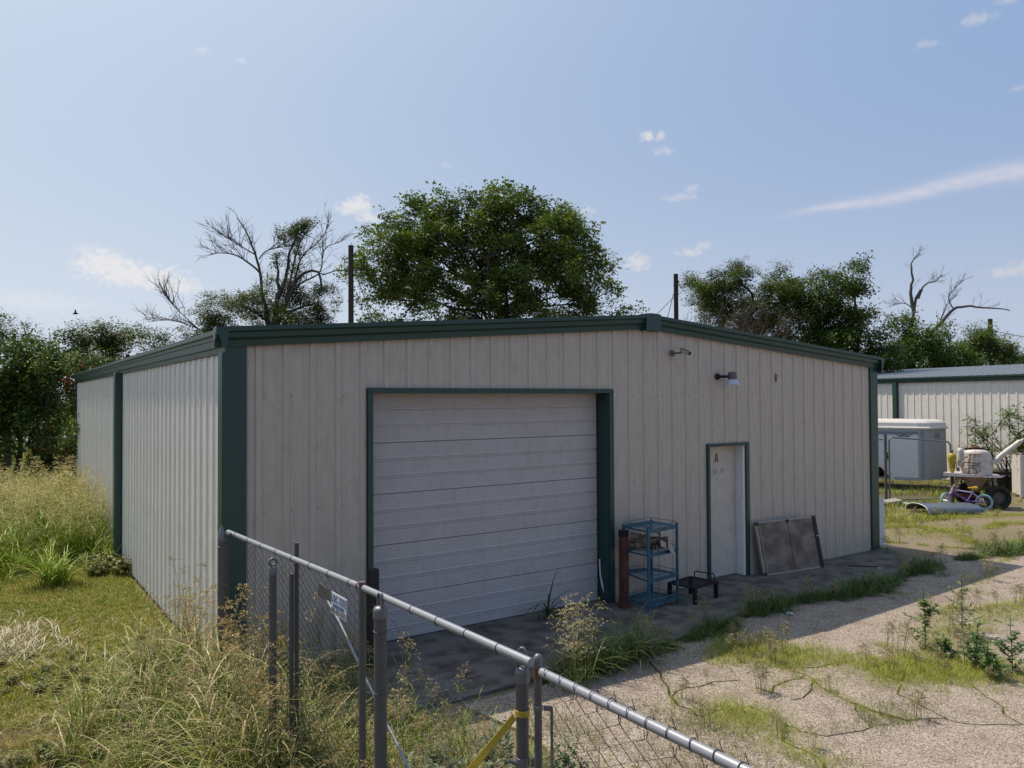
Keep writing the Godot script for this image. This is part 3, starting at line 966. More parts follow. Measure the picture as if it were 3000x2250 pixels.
func scatter(called: String, label: String, mesh: Mesh, m: Material, spots: Array, s0 := 0.75, s1 := 1.25, tint := 0.18, category := "grass") -> void:
	# spots: [Vector3, optional scale, optional Color]
	if spots.is_empty():
		return
	var mm := MultiMesh.new()
	mm.transform_format = MultiMesh.TRANSFORM_3D
	mm.use_colors = true
	mm.mesh = mesh
	mm.instance_count = spots.size()
	for i in spots.size():
		var q: Array = spots[i]
		var s: float = rng.randf_range(s0, s1) * (q[1] if q.size() > 1 else 1.0)
		var bs := Basis(Vector3.UP, rng.randf() * TAU).scaled(Vector3(s, s * rng.randf_range(0.85, 1.15), s))
		mm.set_instance_transform(i, Transform3D(bs, q[0]))
		var v := rng.randf_range(1.0 - tint, 1.0 + tint)
		var c: Color = q[2] if q.size() > 2 else Color.WHITE
		mm.set_instance_color(i, Color(c.r * v, c.g * v, c.b * v))
	var o := MultiMeshInstance3D.new()
	o.name = numbered(called, self)
	o.multimesh = mm
	o.material_override = m
	add_child(o, true)
	tag(o, label, category, "", "stuff")

func in_shop(x: float, z: float) -> bool:
	return x > -0.06 and x < BW + 0.06 and z < 0.0 and z > -BL

func build_grass() -> void:
	rng.seed = 101
	# --- mown lawn along the left wall
	for k in 3:
		var spots := []
		var drys := []
		var mesh := tuft(13, 0.035, 0.095, 0.0042, 0.05, 0.9, 1.3, GREENS if k < 2 else GREENS + [STRAWS[0]])
		for i in 9500:
			var f := pow(rng.randf(), 0.8)
			var z := lerpf(4.2, -9.0, f)
			var x := lerpf(-4.2, 0.0, pow(rng.randf(), 0.55))
			if z > 0.0 and x > -0.15 - 0.1 * rng.randf():
				x -= 0.3
			if in_shop(x, z):
				continue
			var n := bump.get_noise_2d(x * 14.0, z * 14.0)
			var bare := smoothstep(-1.2, 1.2, z + n * 2.2)
			if rng.randf() < bare * 0.72 + (0.2 if n > 0.35 else 0.0):
				if rng.randf() < 0.55:
					drys.append([Vector3(x, -0.045, z), rng.randf_range(0.6, 1.1)])
				continue
			var warm := clampf(0.55 + 0.8 * bump.get_noise_2d(x * 8.0 + 30, z * 8.0), 0, 1)
			spots.append([Vector3(x, -0.045, z), rng.randf_range(0.7, 1.15), Color(1.0, 1.0, 1.0).lerp(Color(1.42, 1.18, 1.0), warm)])
		scatter("lawn_grass", ["short green lawn growing along the left wall", "yellow green lawn tufts beside the left wall", "sunlit lawn blades mixed with straw by the left wall"][k], mesh, M.grass, spots)
		scatter("dry_grass", ["brown dry grass on the bare patch at the left foreground", "withered stubble at the lower left of the fence", "straw litter on the bare earth at lower left"][k], tuft(9, 0.025, 0.09, 0.004, 0.06, 1.3, 1.0, STRAWS + [GREENS[3]]), M.grass, drys, 0.75, 1.3)
	# --- low broadleaf weeds over the brown patch
	var lw := MB.new()
	lw.tint = true
	for k in 12:
		var az := rng.randf() * TAU
		lw.col = Color(0.19, 0.20, 0.065) * rng.randf_range(0.8, 1.3)
		var p := Vector3(cos(az), 0, sin(az)) * rng.randf() * 0.05
		var top := p + Vector3(rng.randf_range(-0.03, 0.03), rng.randf_range(0.05, 0.14), rng.randf_range(-0.03, 0.03))
		lw.tube([p, top], [0.0016, 0.001], 3, false)
		for j in 6:
			var q := p.lerp(top, rng.randf_range(0.25, 1.0))
			var a2 := rng.randf() * TAU
			leaf_quad(lw, q, Vector3(cos(a2), rng.randf_range(-0.2, 0.7), sin(a2)).normalized(), rng.randf_range(0.018, 0.036), 0.4)
	var ws := []
	for i in 900:
		var z := rng.randf_range(-3.5, 4.0)
		var x := rng.randf_range(-3.5, -0.3)
		if bump.get_noise_2d(x * 11.0 + 9, z * 11.0) > -0.15 - 0.1 * z:
			ws.append([Vector3(x, -0.045, z), rng.randf_range(0.6, 1.2)])
	scatter("ground_weeds", "small broadleaf weeds spread over the left foreground lawn", lw.mesh(), M.grass, ws, 0.7, 1.2, 0.2, "weeds")
	# --- matted dead grass at the left edge
	var mat_spots := []
	for i in 260:
		var p := Vector2(-2.0, -2.9) + Vector2(rng.randfn(0, 0.38), rng.randfn(0, 0.55))
		mat_spots.append([Vector3(p.x, -0.03, p.y), 1.0])
	for i in 40:
		mat_spots.append([Vector3(rng.randf_range(-2.2, -0.6), -0.03, rng.randf_range(-4, 2.5)), 0.8])
	scatter("dead_grass", "pale matted dead grass lying at the left edge", tuft(10, 0.10, 0.26, 0.009, 0.10, 1.5, 0.5, [Color(0.52, 0.46, 0.34), Color(0.44, 0.37, 0.24), Color(0.30, 0.26, 0.14)], 4), M.blade, mat_spots)
	# --- the big stand of tall grass by the downspout
	var jg := [Color(0.20, 0.32, 0.022), Color(0.26, 0.37, 0.03), Color(0.16, 0.27, 0.02), Color(0.33, 0.39, 0.05), Color(0.42, 0.39, 0.10)]
	var seedc := [Color(0.60, 0.51, 0.23), Color(0.50, 0.41, 0.18), Color(0.66, 0.57, 0.30)]
	for k in 3:
		var spots := []
		var mesh := tall_tuft(26, 0.45, 0.95, 0.017, 0.15, [1, 3, 5][k], [0.95, 1.12, 1.22][k], 0.30, jg, seedc)
		for i in 330:
			var z := rng.randf_range(-15.6, -5.6)
			var x := rng.randf_range(-3.6, -0.10)
			var edge := -6.6 - 0.6 * bump.get_noise_2d(x * 30.0, 3.0) - 0.8 * smoothstep(-0.9, -0.1, x)
			if z > edge or (k > 0 and z > edge - 1.3):
				continue
			var low := smoothstep(edge, edge - 2.2, z)
			spots.append([Vector3(x, -0.05, z), lerpf(0.62, 1.0, low)])
		scatter("tall_grass", ["arching bright green tall grass in front of the downspout", "tall grass with pale seed heads by the far left wall", "dense seed heads of tall grass behind the downspout"][k], mesh, M.blade, spots, 0.8, 1.15)
	var clump := []
	for i in 5:
		clump.append([Vector3(-1.15 + rng.randf_range(-0.15, 0.15), -0.05, -6.1 + rng.randf_range(-0.2, 0.2)), 1.0])
	scatter("grass_clump", "separate arching grass clump in front of the tall stand on the left", tall_tuft(34, 0.45, 0.85, 0.019, 0.10, 0, 0.9, 0.2, jg, seedc, 0.5, 2.1), M.blade, clump, 0.9, 1.1)
	# --- leafy low cover at the foot of the downspout
	var lc := []
	for i in 26:
		lc.append([Vector3(rng.randf_range(-0.62, -0.05), -0.03, rng.randf_range(-7.7, -6.2)), rng.randf_range(1.4, 2.6)])
	scatter("ground_weeds", "leafy green weeds at the foot of the downspout", lw.mesh(), M.leaf, lc, 0.9, 1.2, 0.2, "weeds")
	# --- weeds round the corner post of the fence and along it
	var og := [Color(0.13, 0.18, 0.03), Color(0.17, 0.22, 0.035), Color(0.22, 0.24, 0.06), Color(0.36, 0.32, 0.13), Color(0.46, 0.39, 0.20)]
	var oseed := [Color(0.42, 0.31, 0.15), Color(0.35, 0.25, 0.12), Color(0.46, 0.37, 0.20)]
	for k in 3:
		var spots := []
		var mesh := tall_tuft([44, 38, 26][k], 0.35, 1.05, 0.011, 0.13, [1, 1, 3][k], [0.70, 0.95, 1.15][k], 0.20, og, oseed, 0.7, 2.0)
		for i in 95:
			var z := rng.randf_range(-0.5, 4.9)
			var x := -0.30 + rng.randfn(0, 0.20)
			if z < 2.2 and rng.randf() < 0.6:
				x = -0.30 - absf(rng.randfn(0, 0.38))
			if in_shop(x, z) or (z > 3.2 and x < -0.42):
				continue
			var sc := 0.62 if z > 3.0 else (0.8 if x < -0.8 else 1.0)
			spots.append([Vector3(x, -0.05, z), sc])
		scatter("fence_weeds", ["tangled tan and green weeds along the foot of the fence", "seeding brown weeds round the fence corner post", "tall rusty seed stalks beside the corner post"][k], mesh, M.blade, spots, 0.7, 1.15, 0.2, "weeds")
	for k in 2:
		var spots := []
		for i in 170:
			var x := rng.randf_range(-0.05, 1.75)
			var z := rng.randf_range(0.35, 5.0)
			if z > 3.6 and x > 1.3:
				continue
			var dens := smoothstep(2.0, 0.7, x)
			if rng.randf() > dens:
				continue
			spots.append([Vector3(x, -0.05, z), rng.randf_range(0.6, 1.0)])
		scatter("fence_weeds", ["shaded grassy weeds between the fence and the garage door", "pale green grass inside the near fence panel"][k], tall_tuft([22, 26][k], 0.22, 0.55, 0.010, 0.14, [3, 0][k], 0.75, 0.2, og.slice(0, 4) + GREENS, oseed, 0.6, 1.8), M.blade, spots, 0.7, 1.15, 0.2, "weeds")
	# broad silvery leaved weeds behind the near gate panel
	var sl := MB.new()
	sl.tint = true
	for k in 9:
		var az := rng.randf() * TAU
		var p := Vector3(cos(az), 0, sin(az)) * rng.randf() * 0.07
		var top := p + Vector3(rng.randf_range(-0.12, 0.12), rng.randf_range(0.25, 0.5), rng.randf_range(-0.12, 0.12))
		sl.col = Color(0.14, 0.15, 0.09)
		sl.tube([p, p.lerp(top, 0.5) + Vector3(0.01, 0.02, 0.01), top], [0.003, 0.002, 0.001], 3, false)
		for j in 13:
			sl.col = Color(0.17, 0.20, 0.115) * rng.randf_range(0.75, 1.3)
			var a2 := rng.randf() * TAU
			leaf_quad(sl, p.lerp(top, rng.randf_range(0.25, 1.0)), Vector3(cos(a2), rng.randf_range(-0.1, 0.8), sin(a2)).normalized(), rng.randf_range(0.045, 0.085), 0.28)
	var ss := []
	for i in 55:
		var x := rng.randf_range(0.1, 1.5)
		ss.append([Vector3(x, -0.05, rng.randf_range(3.4, 5.3)), rng.randf_range(0.7, 1.1)])
	scatter("fence_weeds", "grey green leafy weeds behind the near gate panel", sl.mesh(), M.leaf, ss, 0.8, 1.2, 0.2, "weeds")
	# --- grass in the pavement joints
	var kinds := [[], [], []]
	for c in cracks:
		var line := flatv(c[0])
		for i in line.size() - 1:
			var len := line[i].distance_to(line[i + 1])
			var cnt := int(len * c[2] * [1.5, 4.2, 5.0][c[4]])
			for k in cnt:
				var p: Vector2 = line[i].lerp(line[i + 1], rng.randf())
				var patch := bump.get_noise_2d(p.x * 26.0, p.y * 26.0)
				if patch < -0.34:
					continue
				var wide: float = c[1] * (0.5 + 1.1 * clampf(patch + 0.3, 0.0, 1.0))
				var nrm := (line[i + 1] - line[i]).orthogonal().normalized()
				p += nrm * rng.randfn(0, wide * 0.75) + Vector2(rng.randfn(0, 0.02), rng.randfn(0, 0.02))
				if p.y < 0.03 and p.x < 12.4:
					continue
				var sc: float = c[3] / 0.12 * rng.randf_range(0.35, 1.0)
				if c[4] == 0:
					sc *= 0.5 + 0.9 * clampf(patch + 0.35, 0.0, 1.0)
				kinds[c[4]].append([Vector3(p.x, -0.03, p.y), sc])
	# broader grassy patches in the lot
	for q in [[6.3, 3.95, 0.55, 0.30, 2200], [5.5, 3.0, 0.4, 0.30, 900], [3.72, 3.75, 0.30, 0.36, 1300], [6.8, 4.4, 0.6, 0.3, 1300], [5.3, 2.4, 0.35, 0.25, 500], [3.5, 4.5, 0.2, 0.35, 400], [15.2, -0.6, 0.8, 0.5, 300], [17.2, -1.5, 1.2, 0.4, 350]]:
		for k in q[4]:
			var p := Vector2(q[0] + rng.randfn(0, q[2] * 0.7), q[1] + rng.randfn(0, q[3] * 0.7))
			kinds[1].append([Vector3(p.x, -0.02, p.y), rng.randf_range(0.4, 1.0)])
	for q in [[3.2, 3.6, 0.4, 0.4, 500], [2.7, 4.3, 0.5, 0.5, 800], [2.2, 3.0, 0.25, 0.5, 300], [3.0, 5.0, 0.5, 0.4, 600], [4.9, 4.5, 0.5, 0.2, 350]]:
		for k in q[4]:
			var p := Vector2(q[0] + rng.randfn(0, q[2] * 0.7), q[1] + rng.randfn(0, q[3] * 0.7))
			kinds[2].append([Vector3(p.x, -0.02, p.y), rng.randf_range(0.5, 1.0)])
	var yg := [Color(0.22, 0.27, 0.03), Color(0.28, 0.29, 0.05), Color(0.17, 0.23, 0.025), Color(0.40, 0.34, 0.12)]
	scatter("joint_grass", "dark green grass along the edge of the concrete apron", tuft(16, 0.06, 0.24, 0.0065, 0.06, 0.9, 1.4, [Color(0.10, 0.15, 0.04), Color(0.12, 0.17, 0.045), Color(0.18, 0.18, 0.08)], 4), M.blade, kinds[0])
	scatter("joint_grass", "sunlit yellow green grass in the pavement cracks", tuft(14, 0.035, 0.14, 0.0038, 0.06, 1.2, 1.4, yg, 3), M.grass, kinds[1])
	scatter("joint_grass", "sparse brownish grass in the narrow pavement cracks", tuft(9, 0.03, 0.12, 0.004, 0.06, 1.2, 1.2, [Color(0.20, 0.19, 0.07), Color(0.30, 0.24, 0.12), Color(0.15, 0.16, 0.05)], 3), M.grass, kinds[2])
	# fine airy seed stalks over the joints
	var air := []
	for q in kinds[1]:
		if rng.randf() < 0.0035:
			air.append([q[0], rng.randf_range(0.5, 1.1)])
	for q in kinds[0]:
		if rng.randf() < 0.012:
			air.append([q[0], rng.randf_range(0.5, 1.2)])
	var at := MB.new()
	at.tint = true
	for k in 4:
		panicle(at, Vector3(rng.randf_range(-0.05, 0.05), 0, rng.randf_range(-0.05, 0.05)), rng.randf_range(0.22, 0.4), 0.14, Color(0.22, 0.2, 0.09), Color(0.34, 0.29, 0.15))
	scatter("seed_stalks", "fine pale seed stalks standing in the pavement grass", at.mesh(), M.grass, air)
	# --- loose stones on the pavement
	var pm := MB.new()
	pm.lathe(Vector3.ZERO, [Vector2(0.0, -0.5), Vector2(0.8, -0.3), Vector2(1.0, 0.1), Vector2(0.6, 0.55), Vector2(0.0, 0.65)], 6)
	var peb := []
	var lotp := flatv(LOT)
	for i in 5200:
		var p := Vector2(rng.randf_range(1.8, 9.5), rng.randf_range(1.9, 6.5))
		if i % 3 == 0:
			p = Vector2(rng.randf_range(2.0, 16.0), rng.randf_range(-1.5, 4.0))
		if Geometry2D.is_point_in_polygon(p, lotp):
			peb.append([Vector3(p.x, -0.010, p.y), pow(rng.randf(), 2.5) * 0.011 + 0.0035, Color(1, 1, 1).lerp(Color(0.55, 0.5, 0.46), rng.randf())])
	var pmat := mat(lin(0.42, 0.37, 0.32), 0.9)
	pmat.vertex_color_use_as_albedo = true
	scatter("gravel", "loose small stones scattered over the pavement", pm.mesh(), pmat, peb, 0.8, 1.3, 0.2, "gravel")
	# --- yard grass on the right, under the trailer and cart
	for k in 2:
		var ys := []
		for i in 2600:
			var x := rng.randf_range(13.0, 27.0)
			var z := rng.randf_range(-11.0, 0.2)
			if Geometry2D.is_point_in_polygon(Vector2(x, z), flatv(LOT)) and rng.randf() < 0.93:
				continue
			if bump.get_noise_2d(x * 12.0 + k * 40, z * 12.0) > 0.05:
				ys.append([Vector3(x, -0.04, z), rng.randf_range(0.8, 1.7)])
		scatter("yard_grass", ["green grass in the yard round the trailer", "dry yellow grass in the yard by the bicycle"][k], tuft(16, 0.06, 0.20, 0.008, 0.13, 0.9, 1.3, (GREENS + [yg[1]]) if k == 0 else yg + [STRAWS[1]], 3), M.grass, ys)
	# --- rough field far behind on the left
	var far := []
	for i in 2600:
		far.append([Vector3(rng.randf_range(-9, 4), -0.05, rng.randf_range(-58, -17.5)), rng.randf_range(1.0, 2.2)])
	scatter("field_grass", "rough green field grass beyond the workshop on the left", tuft(16, 0.08, 0.24, 0.012, 0.2, 0.9, 1.3, GREENS + [yg[1]], 3), M.grass, far)

func leaf_quad(mb: MB, p: Vector3, d: Vector3, len: float, wide: float) -> void:
	var s := d.cross(Vector3(rng.randf_range(-0.4, 0.4), 1, rng.randf_range(-0.4, 0.4))).normalized()
	var n := s.cross(d).normalized()
	var a := p + d * len * 0.45 + s * len * wide + n * len * 0.06
	var b := p + d * len * 0.45 - s * len * wide + n * len * 0.06
	var t := p + d * len - n * len * 0.12
	var m := p + d * len * 0.5 - n * len * 0.03
	mb.tri(p, m, a)
	mb.tri(m, t, a)
	mb.tri(p, b, m)
	mb.tri(b, t, m)

# individual leafy weeds in the lot
func weed(at: Vector3, h: float, leaves: int, size: float, bushy: float, label: String, green: Color) -> void:
	var t := thing("tall_weed", label, "weed", at, 0.0, "leafy weeds standing in the lot")
	var st := MB.new()
	var lf := MB.new()
	lf.tint = true
	var lean := Vector3(rng.randf_range(-0.06, 0.06), 0, rng.randf_range(-0.06, 0.06)) * h
	var main := [Vector3(0, -0.05, 0), Vector3(0, h * 0.5, 0) + lean * 0.3, Vector3(0, h, 0) + lean]
	st.tube(main, [0.007, 0.005, 0.003], 5)
	for k in int(leaves * 1.4):
		var f := rng.randf_range(0.18, 1.0)
		var o: Vector3 = main[0].lerp(main[2], f)
		var az := rng.randf() * TAU
		lf.col = green * rng.randf_range(0.7, 1.3)
		leaf_quad(lf, o, Vector3(cos(az), rng.randf_range(-0.3, 0.5) if f < 0.9 else rng.randf_range(0.1, 0.6), sin(az)).normalized(), size * rng.randf_range(0.6, 1.2), 0.26)
	for b in int(7 + bushy * 10):
		var f := rng.randf_range(0.03, 0.75)
		var o: Vector3 = main[0].lerp(main[2], f)
		var az := rng.randf() * TAU
		var ln := h * rng.randf_range(0.22, 0.5) * (1.1 - f) * (0.6 + bushy)
		var d := Vector3(cos(az), rng.randf_range(0.35, 1.0), sin(az)).normalized()
		var e := o + d * ln
		st.tube([o, o.lerp(e, 0.5) + Vector3.DOWN * ln * 0.06, e], [0.003, 0.0024, 0.0012], 4, false)
		for k in 18:
			var a2 := rng.randf() * TAU
			lf.col = green * rng.randf_range(0.65, 1.35)
			leaf_quad(lf, o.lerp(e, rng.randf_range(0.2, 1.0)), (d * 0.5 + Vector3(cos(a2), rng.randf_range(-0.4, 0.6), sin(a2))).normalized(), size * rng.randf_range(0.45, 0.95), 0.26)
	part("stem", st, M.dead_twig, t)
	tag(part("foliage", lf, M.leaf, t), "", "", "", "stuff")

func build_weeds() -> void:
	rng.seed = 404
	weed(Vector3(7.16, -0.02, 3.66), 0.70, 40, 0.085, 0.55, "upright leafy weed with a tufted top, nearest the shadow edge", Color(0.168, 0.225, 0.083))
	weed(Vector3(8.12, -0.02, 3.62), 0.78, 34, 0.06, 0.85, "tallest feathery weed, behind the tufted weed in the lot", Color(0.184, 0.232, 0.077))
	weed(Vector3(6.95, -0.02, 4.32), 0.50, 30, 0.075, 1.2, "broad bushy dark weed at the right edge of the lot", Color(0.112, 0.188, 0.066))
	weed(Vector3(7.12, -0.02, 4.62), 0.58, 30, 0.07, 0.9, "bushy weed half cut off by the right picture edge", Color(0.120, 0.188, 0.066))
	weed(Vector3(6.72, -0.02, 4.55), 0.40, 24, 0.07, 1.1, "low spreading weed at the foot of the right bushy weeds", Color(0.128, 0.203, 0.066))
	weed(Vector3(7.0, -0.02, 3.95), 0.28, 24, 0.07, 0.9, "small round weed below the tufted weed", Color(0.144, 0.210, 0.077))
	weed(Vector3(7.35, -0.02, 4.15), 0.32, 22, 0.06, 0.8, "small grey weed between the tufted weed and the bushy ones", Color(0.160, 0.210, 0.083))
	# seeding grass in front of the garage door, its dark clump, and a thin one by the door
	var g1 := thing("seed_grass", "tall straw coloured seed grass standing before the garage door", "grass", Vector3(2.85, -0.01, 2.32))
	var mb := MB.new()
	mb.tint = true
	for k in 13:
		panicle(mb, Vector3(rng.randf_range(-0.10, 0.16), 0, rng.randf_range(-0.12, 0.12)), rng.randf_range(0.55, 1.02), 0.40, Color(0.26, 0.24, 0.09), Color(0.62, 0.52, 0.27))
	tag(part("seed_heads", mb, M.grass, g1), "", "", "", "stuff")
	var b1 := MB.new()
	b1.tint = true
	for k in 34:
		b1.col = pick([Color(0.14, 0.20, 0.05), Color(0.2, 0.26, 0.07)])
		blade(b1, Vector3(rng.randf_range(-0.1, 0.1), 0, rng.randf_range(-0.1, 0.1)), rng.randf() * TAU, rng.randf() * 0.6, 1.6, rng.randf_range(0.25, 0.6), 0.010, 6)
	tag(part("blades", b1, M.blade, g1), "", "", "", "stuff")
	var g2 := thing("grass_clump", "broad dark arching grass clump on the apron edge beside the seed grass", "grass", Vector3(3.55, 0.0, 2.0))
	var b2 := MB.new()
	b2.tint = true
	for k in 620:
		b2.col = pick([Color(0.085, 0.135, 0.035), Color(0.11, 0.16, 0.04), Color(0.14, 0.18, 0.055), Color(0.20, 0.19, 0.08)])
		var u := rng.randf_range(-0.62, 0.75)
		blade(b2, Vector3(u, -0.02, rng.randfn(0, 0.10) - u * 0.10), rng.randf() * TAU, rng.randf() * 0.8, rng.randf_range(0.9, 2.2), rng.randf_range(0.3, 0.78), 0.013 * rng.randf_range(0.6, 1.3), 6)
	tag(part("blades", b2, M.blade, g2), "", "", "", "stuff")
	var g3 := thing("grass_clump", "thin long bladed grass plant growing at the foot of the garage door", "grass", Vector3(4.2, 0.01, 0.12))
	var b3 := MB.new()
	b3.tint = true
	for q in [[2.6, 0.25, 2.6, 0.80], [2.9, 0.35, 2.2, 0.62], [0.4, 0.15, 2.3, 0.85], [0.1, 0.35, 2.2, 0.60], [-0.9, 0.3, 1.8, 0.55], [1.5, 0.05, 0.5, 0.75], [3.4, 0.6, 1.6, 0.5], [5.4, 0.5, 1.7, 0.5]]:
		b3.col = Color(0.065, 0.10, 0.035)
		blade(b3, Vector3(0, 0, 0), q[0], q[1], q[2], q[3], 0.034, 9)
	for k in 60:
		b3.col = pick([Color(0.08, 0.12, 0.035), Color(0.16, 0.16, 0.07)])
		blade(b3, Vector3(rng.randf_range(-0.22, 0.22), 0, rng.randf_range(-0.06, 0.12)), rng.randf() * TAU, rng.randf() * 1.0, 1.5, rng.randf_range(0.12, 0.36), 0.008, 5)
	tag(part("blades", b3, M.blade, g3), "", "", "", "stuff")

# ---------------------------------------------------------------- trees
var clusters := {}

func leaf_cluster(key: String, count: int, size: float, reach: float, wide: float, cols: Array, droop: float) -> ArrayMesh:
	if clusters.has(key):
		return clusters[key]
	var mb := MB.new()
	mb.tint = true
	for k in count:
		mb.col = pick(cols)
		var az := rng.randf() * TAU
		var d := Vector3(cos(az), rng.randf_range(-0.8, 0.8) - droop, sin(az)).normalized()
		var o := Vector3(rng.randfn(0, 1), rng.randfn(0, 0.7), rng.randfn(0, 1)) * reach * 0.42
		leaf_quad(mb, o, d, size * rng.randf_range(0.7, 1.25), wide)
	clusters[key] = mb.mesh()
	return clusters[key]

func limb(mb: MB, a: Vector3, b: Vector3, r0: float, r1: float, n: int, wob: float, sides: int, sag := 0.0) -> Array:
	var pts := []
	var rads := []
	var len := a.distance_to(b)
	for k in n + 1:
		var f := float(k) / n
		var p := a.lerp(b, f)
		if k > 0 and k < n:
			p += Vector3(rng.randf_range(-1, 1), rng.randf_range(-0.6, 0.6), rng.randf_range(-1, 1)) * wob * len
		p.y += sag * sin(PI * f) * len
		pts.append(p)
		rads.append(lerpf(r0, r1, pow(f, 0.8)))
	mb.tube(pts, rads, sides, false)
	return pts

func along(pts: Array, f: float) -> Vector3:
	var x := clampf(f, 0.0, 0.9999) * (pts.size() - 1)
	var k := int(x)
	return pts[k].lerp(pts[k + 1], x - k)

# lobes: [x, y, z, half width, half height] of the clumps of the crown
func tree(called: String, label: String, category: String, group: String, base: Vector3, stems: int, tr: float, lobes: Array, mesh: Mesh, lai: float, leaf_area: float, bark: Material, tint := Color.WHITE, deep := 1.0, hang := 0.0, scale := 1.0) -> Node3D:
	var t := thing(called, label, category, base, 0.0, group)
	var mb := MB.new()
	var xf: Array[Transform3D] = []
	var cols: Array[Color] = []
	var mid := Vector3.ZERO
	var low := 1e9
	for l in lobes:
		mid += Vector3(l[0], l[1], l[2]) / lobes.size()
		low = minf(low, l[1] - l[4])
	mid -= base
	var trunks := []
	for s in stems:
		var az := TAU * s / stems + rng.randf()
		var foot := Vector3(cos(az), 0, sin(az)) * (tr * 0.9 if stems > 1 else 0.0)
		var top := Vector3(mid.x, mid.y, mid.z) + Vector3(cos(az), 0.1, sin(az)) * (1.0 if stems > 1 else 0.15)
		trunks.append(limb(mb, foot + Vector3(0, -0.1, 0), top, tr, tr * 0.32, 7, 0.035, 9))
	for l in lobes:
		var c := Vector3(l[0], l[1], l[2]) - base + Vector3(rng.randf_range(-1, 1), 0, rng.randf_range(-1, 1)) * deep * 0.8
		var rx: float = l[3] * 1.14
		var ry: float = l[4] * 1.14
		var own := rng.randf_range(0.82, 1.2)
		var rz: float = maxf(rx, ry) * deep
		var tk: Array = trunks[rng.randi() % trunks.size()]
		var best := 1e9
		var f0 := 0.5
		for q in [0.3, 0.4, 0.5, 0.6, 0.7, 0.8, 0.9, 1.0]:
			var d := along(tk, q).distance_to(c) + maxf(0.0, along(tk, q).y - c.y + 0.8) * 2.0
			if d < best:
				best = d
				f0 = q
		var main := limb(mb, along(tk, f0), c, tr * 0.38, 0.022 * scale, 5, 0.06, 6, 0.05)
		var want := int(lai * 3.0 * PI * rx * ry / leaf_area)
		var ns := maxi(5, want / 30)
		for s in ns:
			var dir := Vector3(rng.randfn(0, 1), rng.randfn(0, 1), rng.randfn(0, 1)).normalized()
			var reach := pow(rng.randf(), 0.33)
			var e := c + Vector3(dir.x * rx, dir.y * ry, dir.z * rz) * reach * 1.12
			var sec := limb(mb, along(main, rng.randf_range(0.6, 1.0)), e, 0.018 * scale, 0.005 * scale, 4, 0.07, 4, 0.06)
			var per := maxi(3, want / ns)
			var twigs := []
			for k in 3:
				var o := along(sec, rng.randf_range(0.45, 1.0))
				var d2 := (dir + Vector3(rng.randfn(0, 0.8), rng.randfn(0, 0.6) - hang, rng.randfn(0, 0.8))).normalized()
				twigs.append(limb(mb, o, o + d2 * rng.randf_range(0.25, 0.55) * minf(1.0, rx) * scale, 0.005 * scale, 0.002, 2, 0.06, 3, -hang * 0.2))
			for k in per:
				var p: Vector3 = along(sec, rng.randf_range(0.5, 1.0)) if rng.randf() < 0.35 else along(twigs[rng.randi() % 3], rng.randf_range(0.15, 1.0))
				p += Vector3(rng.randfn(0, 1), rng.randfn(0, 1), rng.randfn(0, 1)) * 0.13 * scale
				var sc := rng.randf_range(0.55, 1.35) * scale
				xf.append(Transform3D(Basis.from_euler(Vector3(rng.randf_range(-0.5, 0.5), rng.randf() * TAU, rng.randf_range(-0.5, 0.5))).scaled(Vector3.ONE * sc), p))
				var v := rng.randf_range(0.68, 1.35) * own
				cols.append(Color(tint.r * v * rng.randf_range(0.93, 1.1), tint.g * v, tint.b * v))
	part("trunk", mb, bark, t)
	var mm := MultiMesh.new()
	mm.transform_format = MultiMesh.TRANSFORM_3D
	mm.use_colors = true
	mm.mesh = mesh
	mm.instance_count = xf.size()
	for i in xf.size():
		mm.set_instance_transform(i, xf[i])
		mm.set_instance_color(i, cols[i])
	var o := MultiMeshInstance3D.new()
	o.name = "crown"
	o.multimesh = mm
	o.material_override = M.leaf
	t.add_child(o)
	tag(o, "", "", "", "stuff")
	return t

func twigs_on(mb: MB, pts: Array, n: int, len: float, r: float, depth: int, up := 0.35) -> void:
	for k in n:
		var f := rng.randf_range(0.3, 1.0)
		var o := along(pts, f)
		var t := (along(pts, minf(f + 0.08, 0.999)) - along(pts, maxf(f - 0.08, 0.0))).normalized()
		var d := (t + Vector3(rng.randfn(0, 0.6), rng.randfn(0, 0.45) + up, rng.randfn(0, 0.6))).normalized()
		var l := len * rng.randf_range(0.5, 1.1) * (1.15 - 0.5 * f)
		var p := limb(mb, o, o + d * l, r, r * 0.35, 4, 0.06, 4, 0.05)
		if depth > 0:
			twigs_on(mb, p, 4, len * 0.5, r * 0.5, depth - 1, up)

func curve_limb(mb: MB, pts: Array, r0: float, r1: float, base: Vector3, sides := 7) -> Array:
	var cv := Curve3D.new()
	for k in pts.size():
		var a: Vector3 = pts[maxi(k - 1, 0)]
		var b: Vector3 = pts[mini(k + 1, pts.size() - 1)]
		cv.add_point(pts[k] - base, (a - b) * 0.18, (b - a) * 0.18)
	var out := []
	var rads := []
	var n := pts.size() * 3
	for k in n + 1:
		var f := float(k) / n
		out.append(cv.sample_baked(cv.get_baked_length() * f) + Vector3(rng.randf_range(-1, 1), rng.randf_range(-1, 1), rng.randf_range(-1, 1)) * r0 * 0.25)
		rads.append(lerpf(r0, r1, f))
	mb.tube(out, rads, sides, false)
	return out

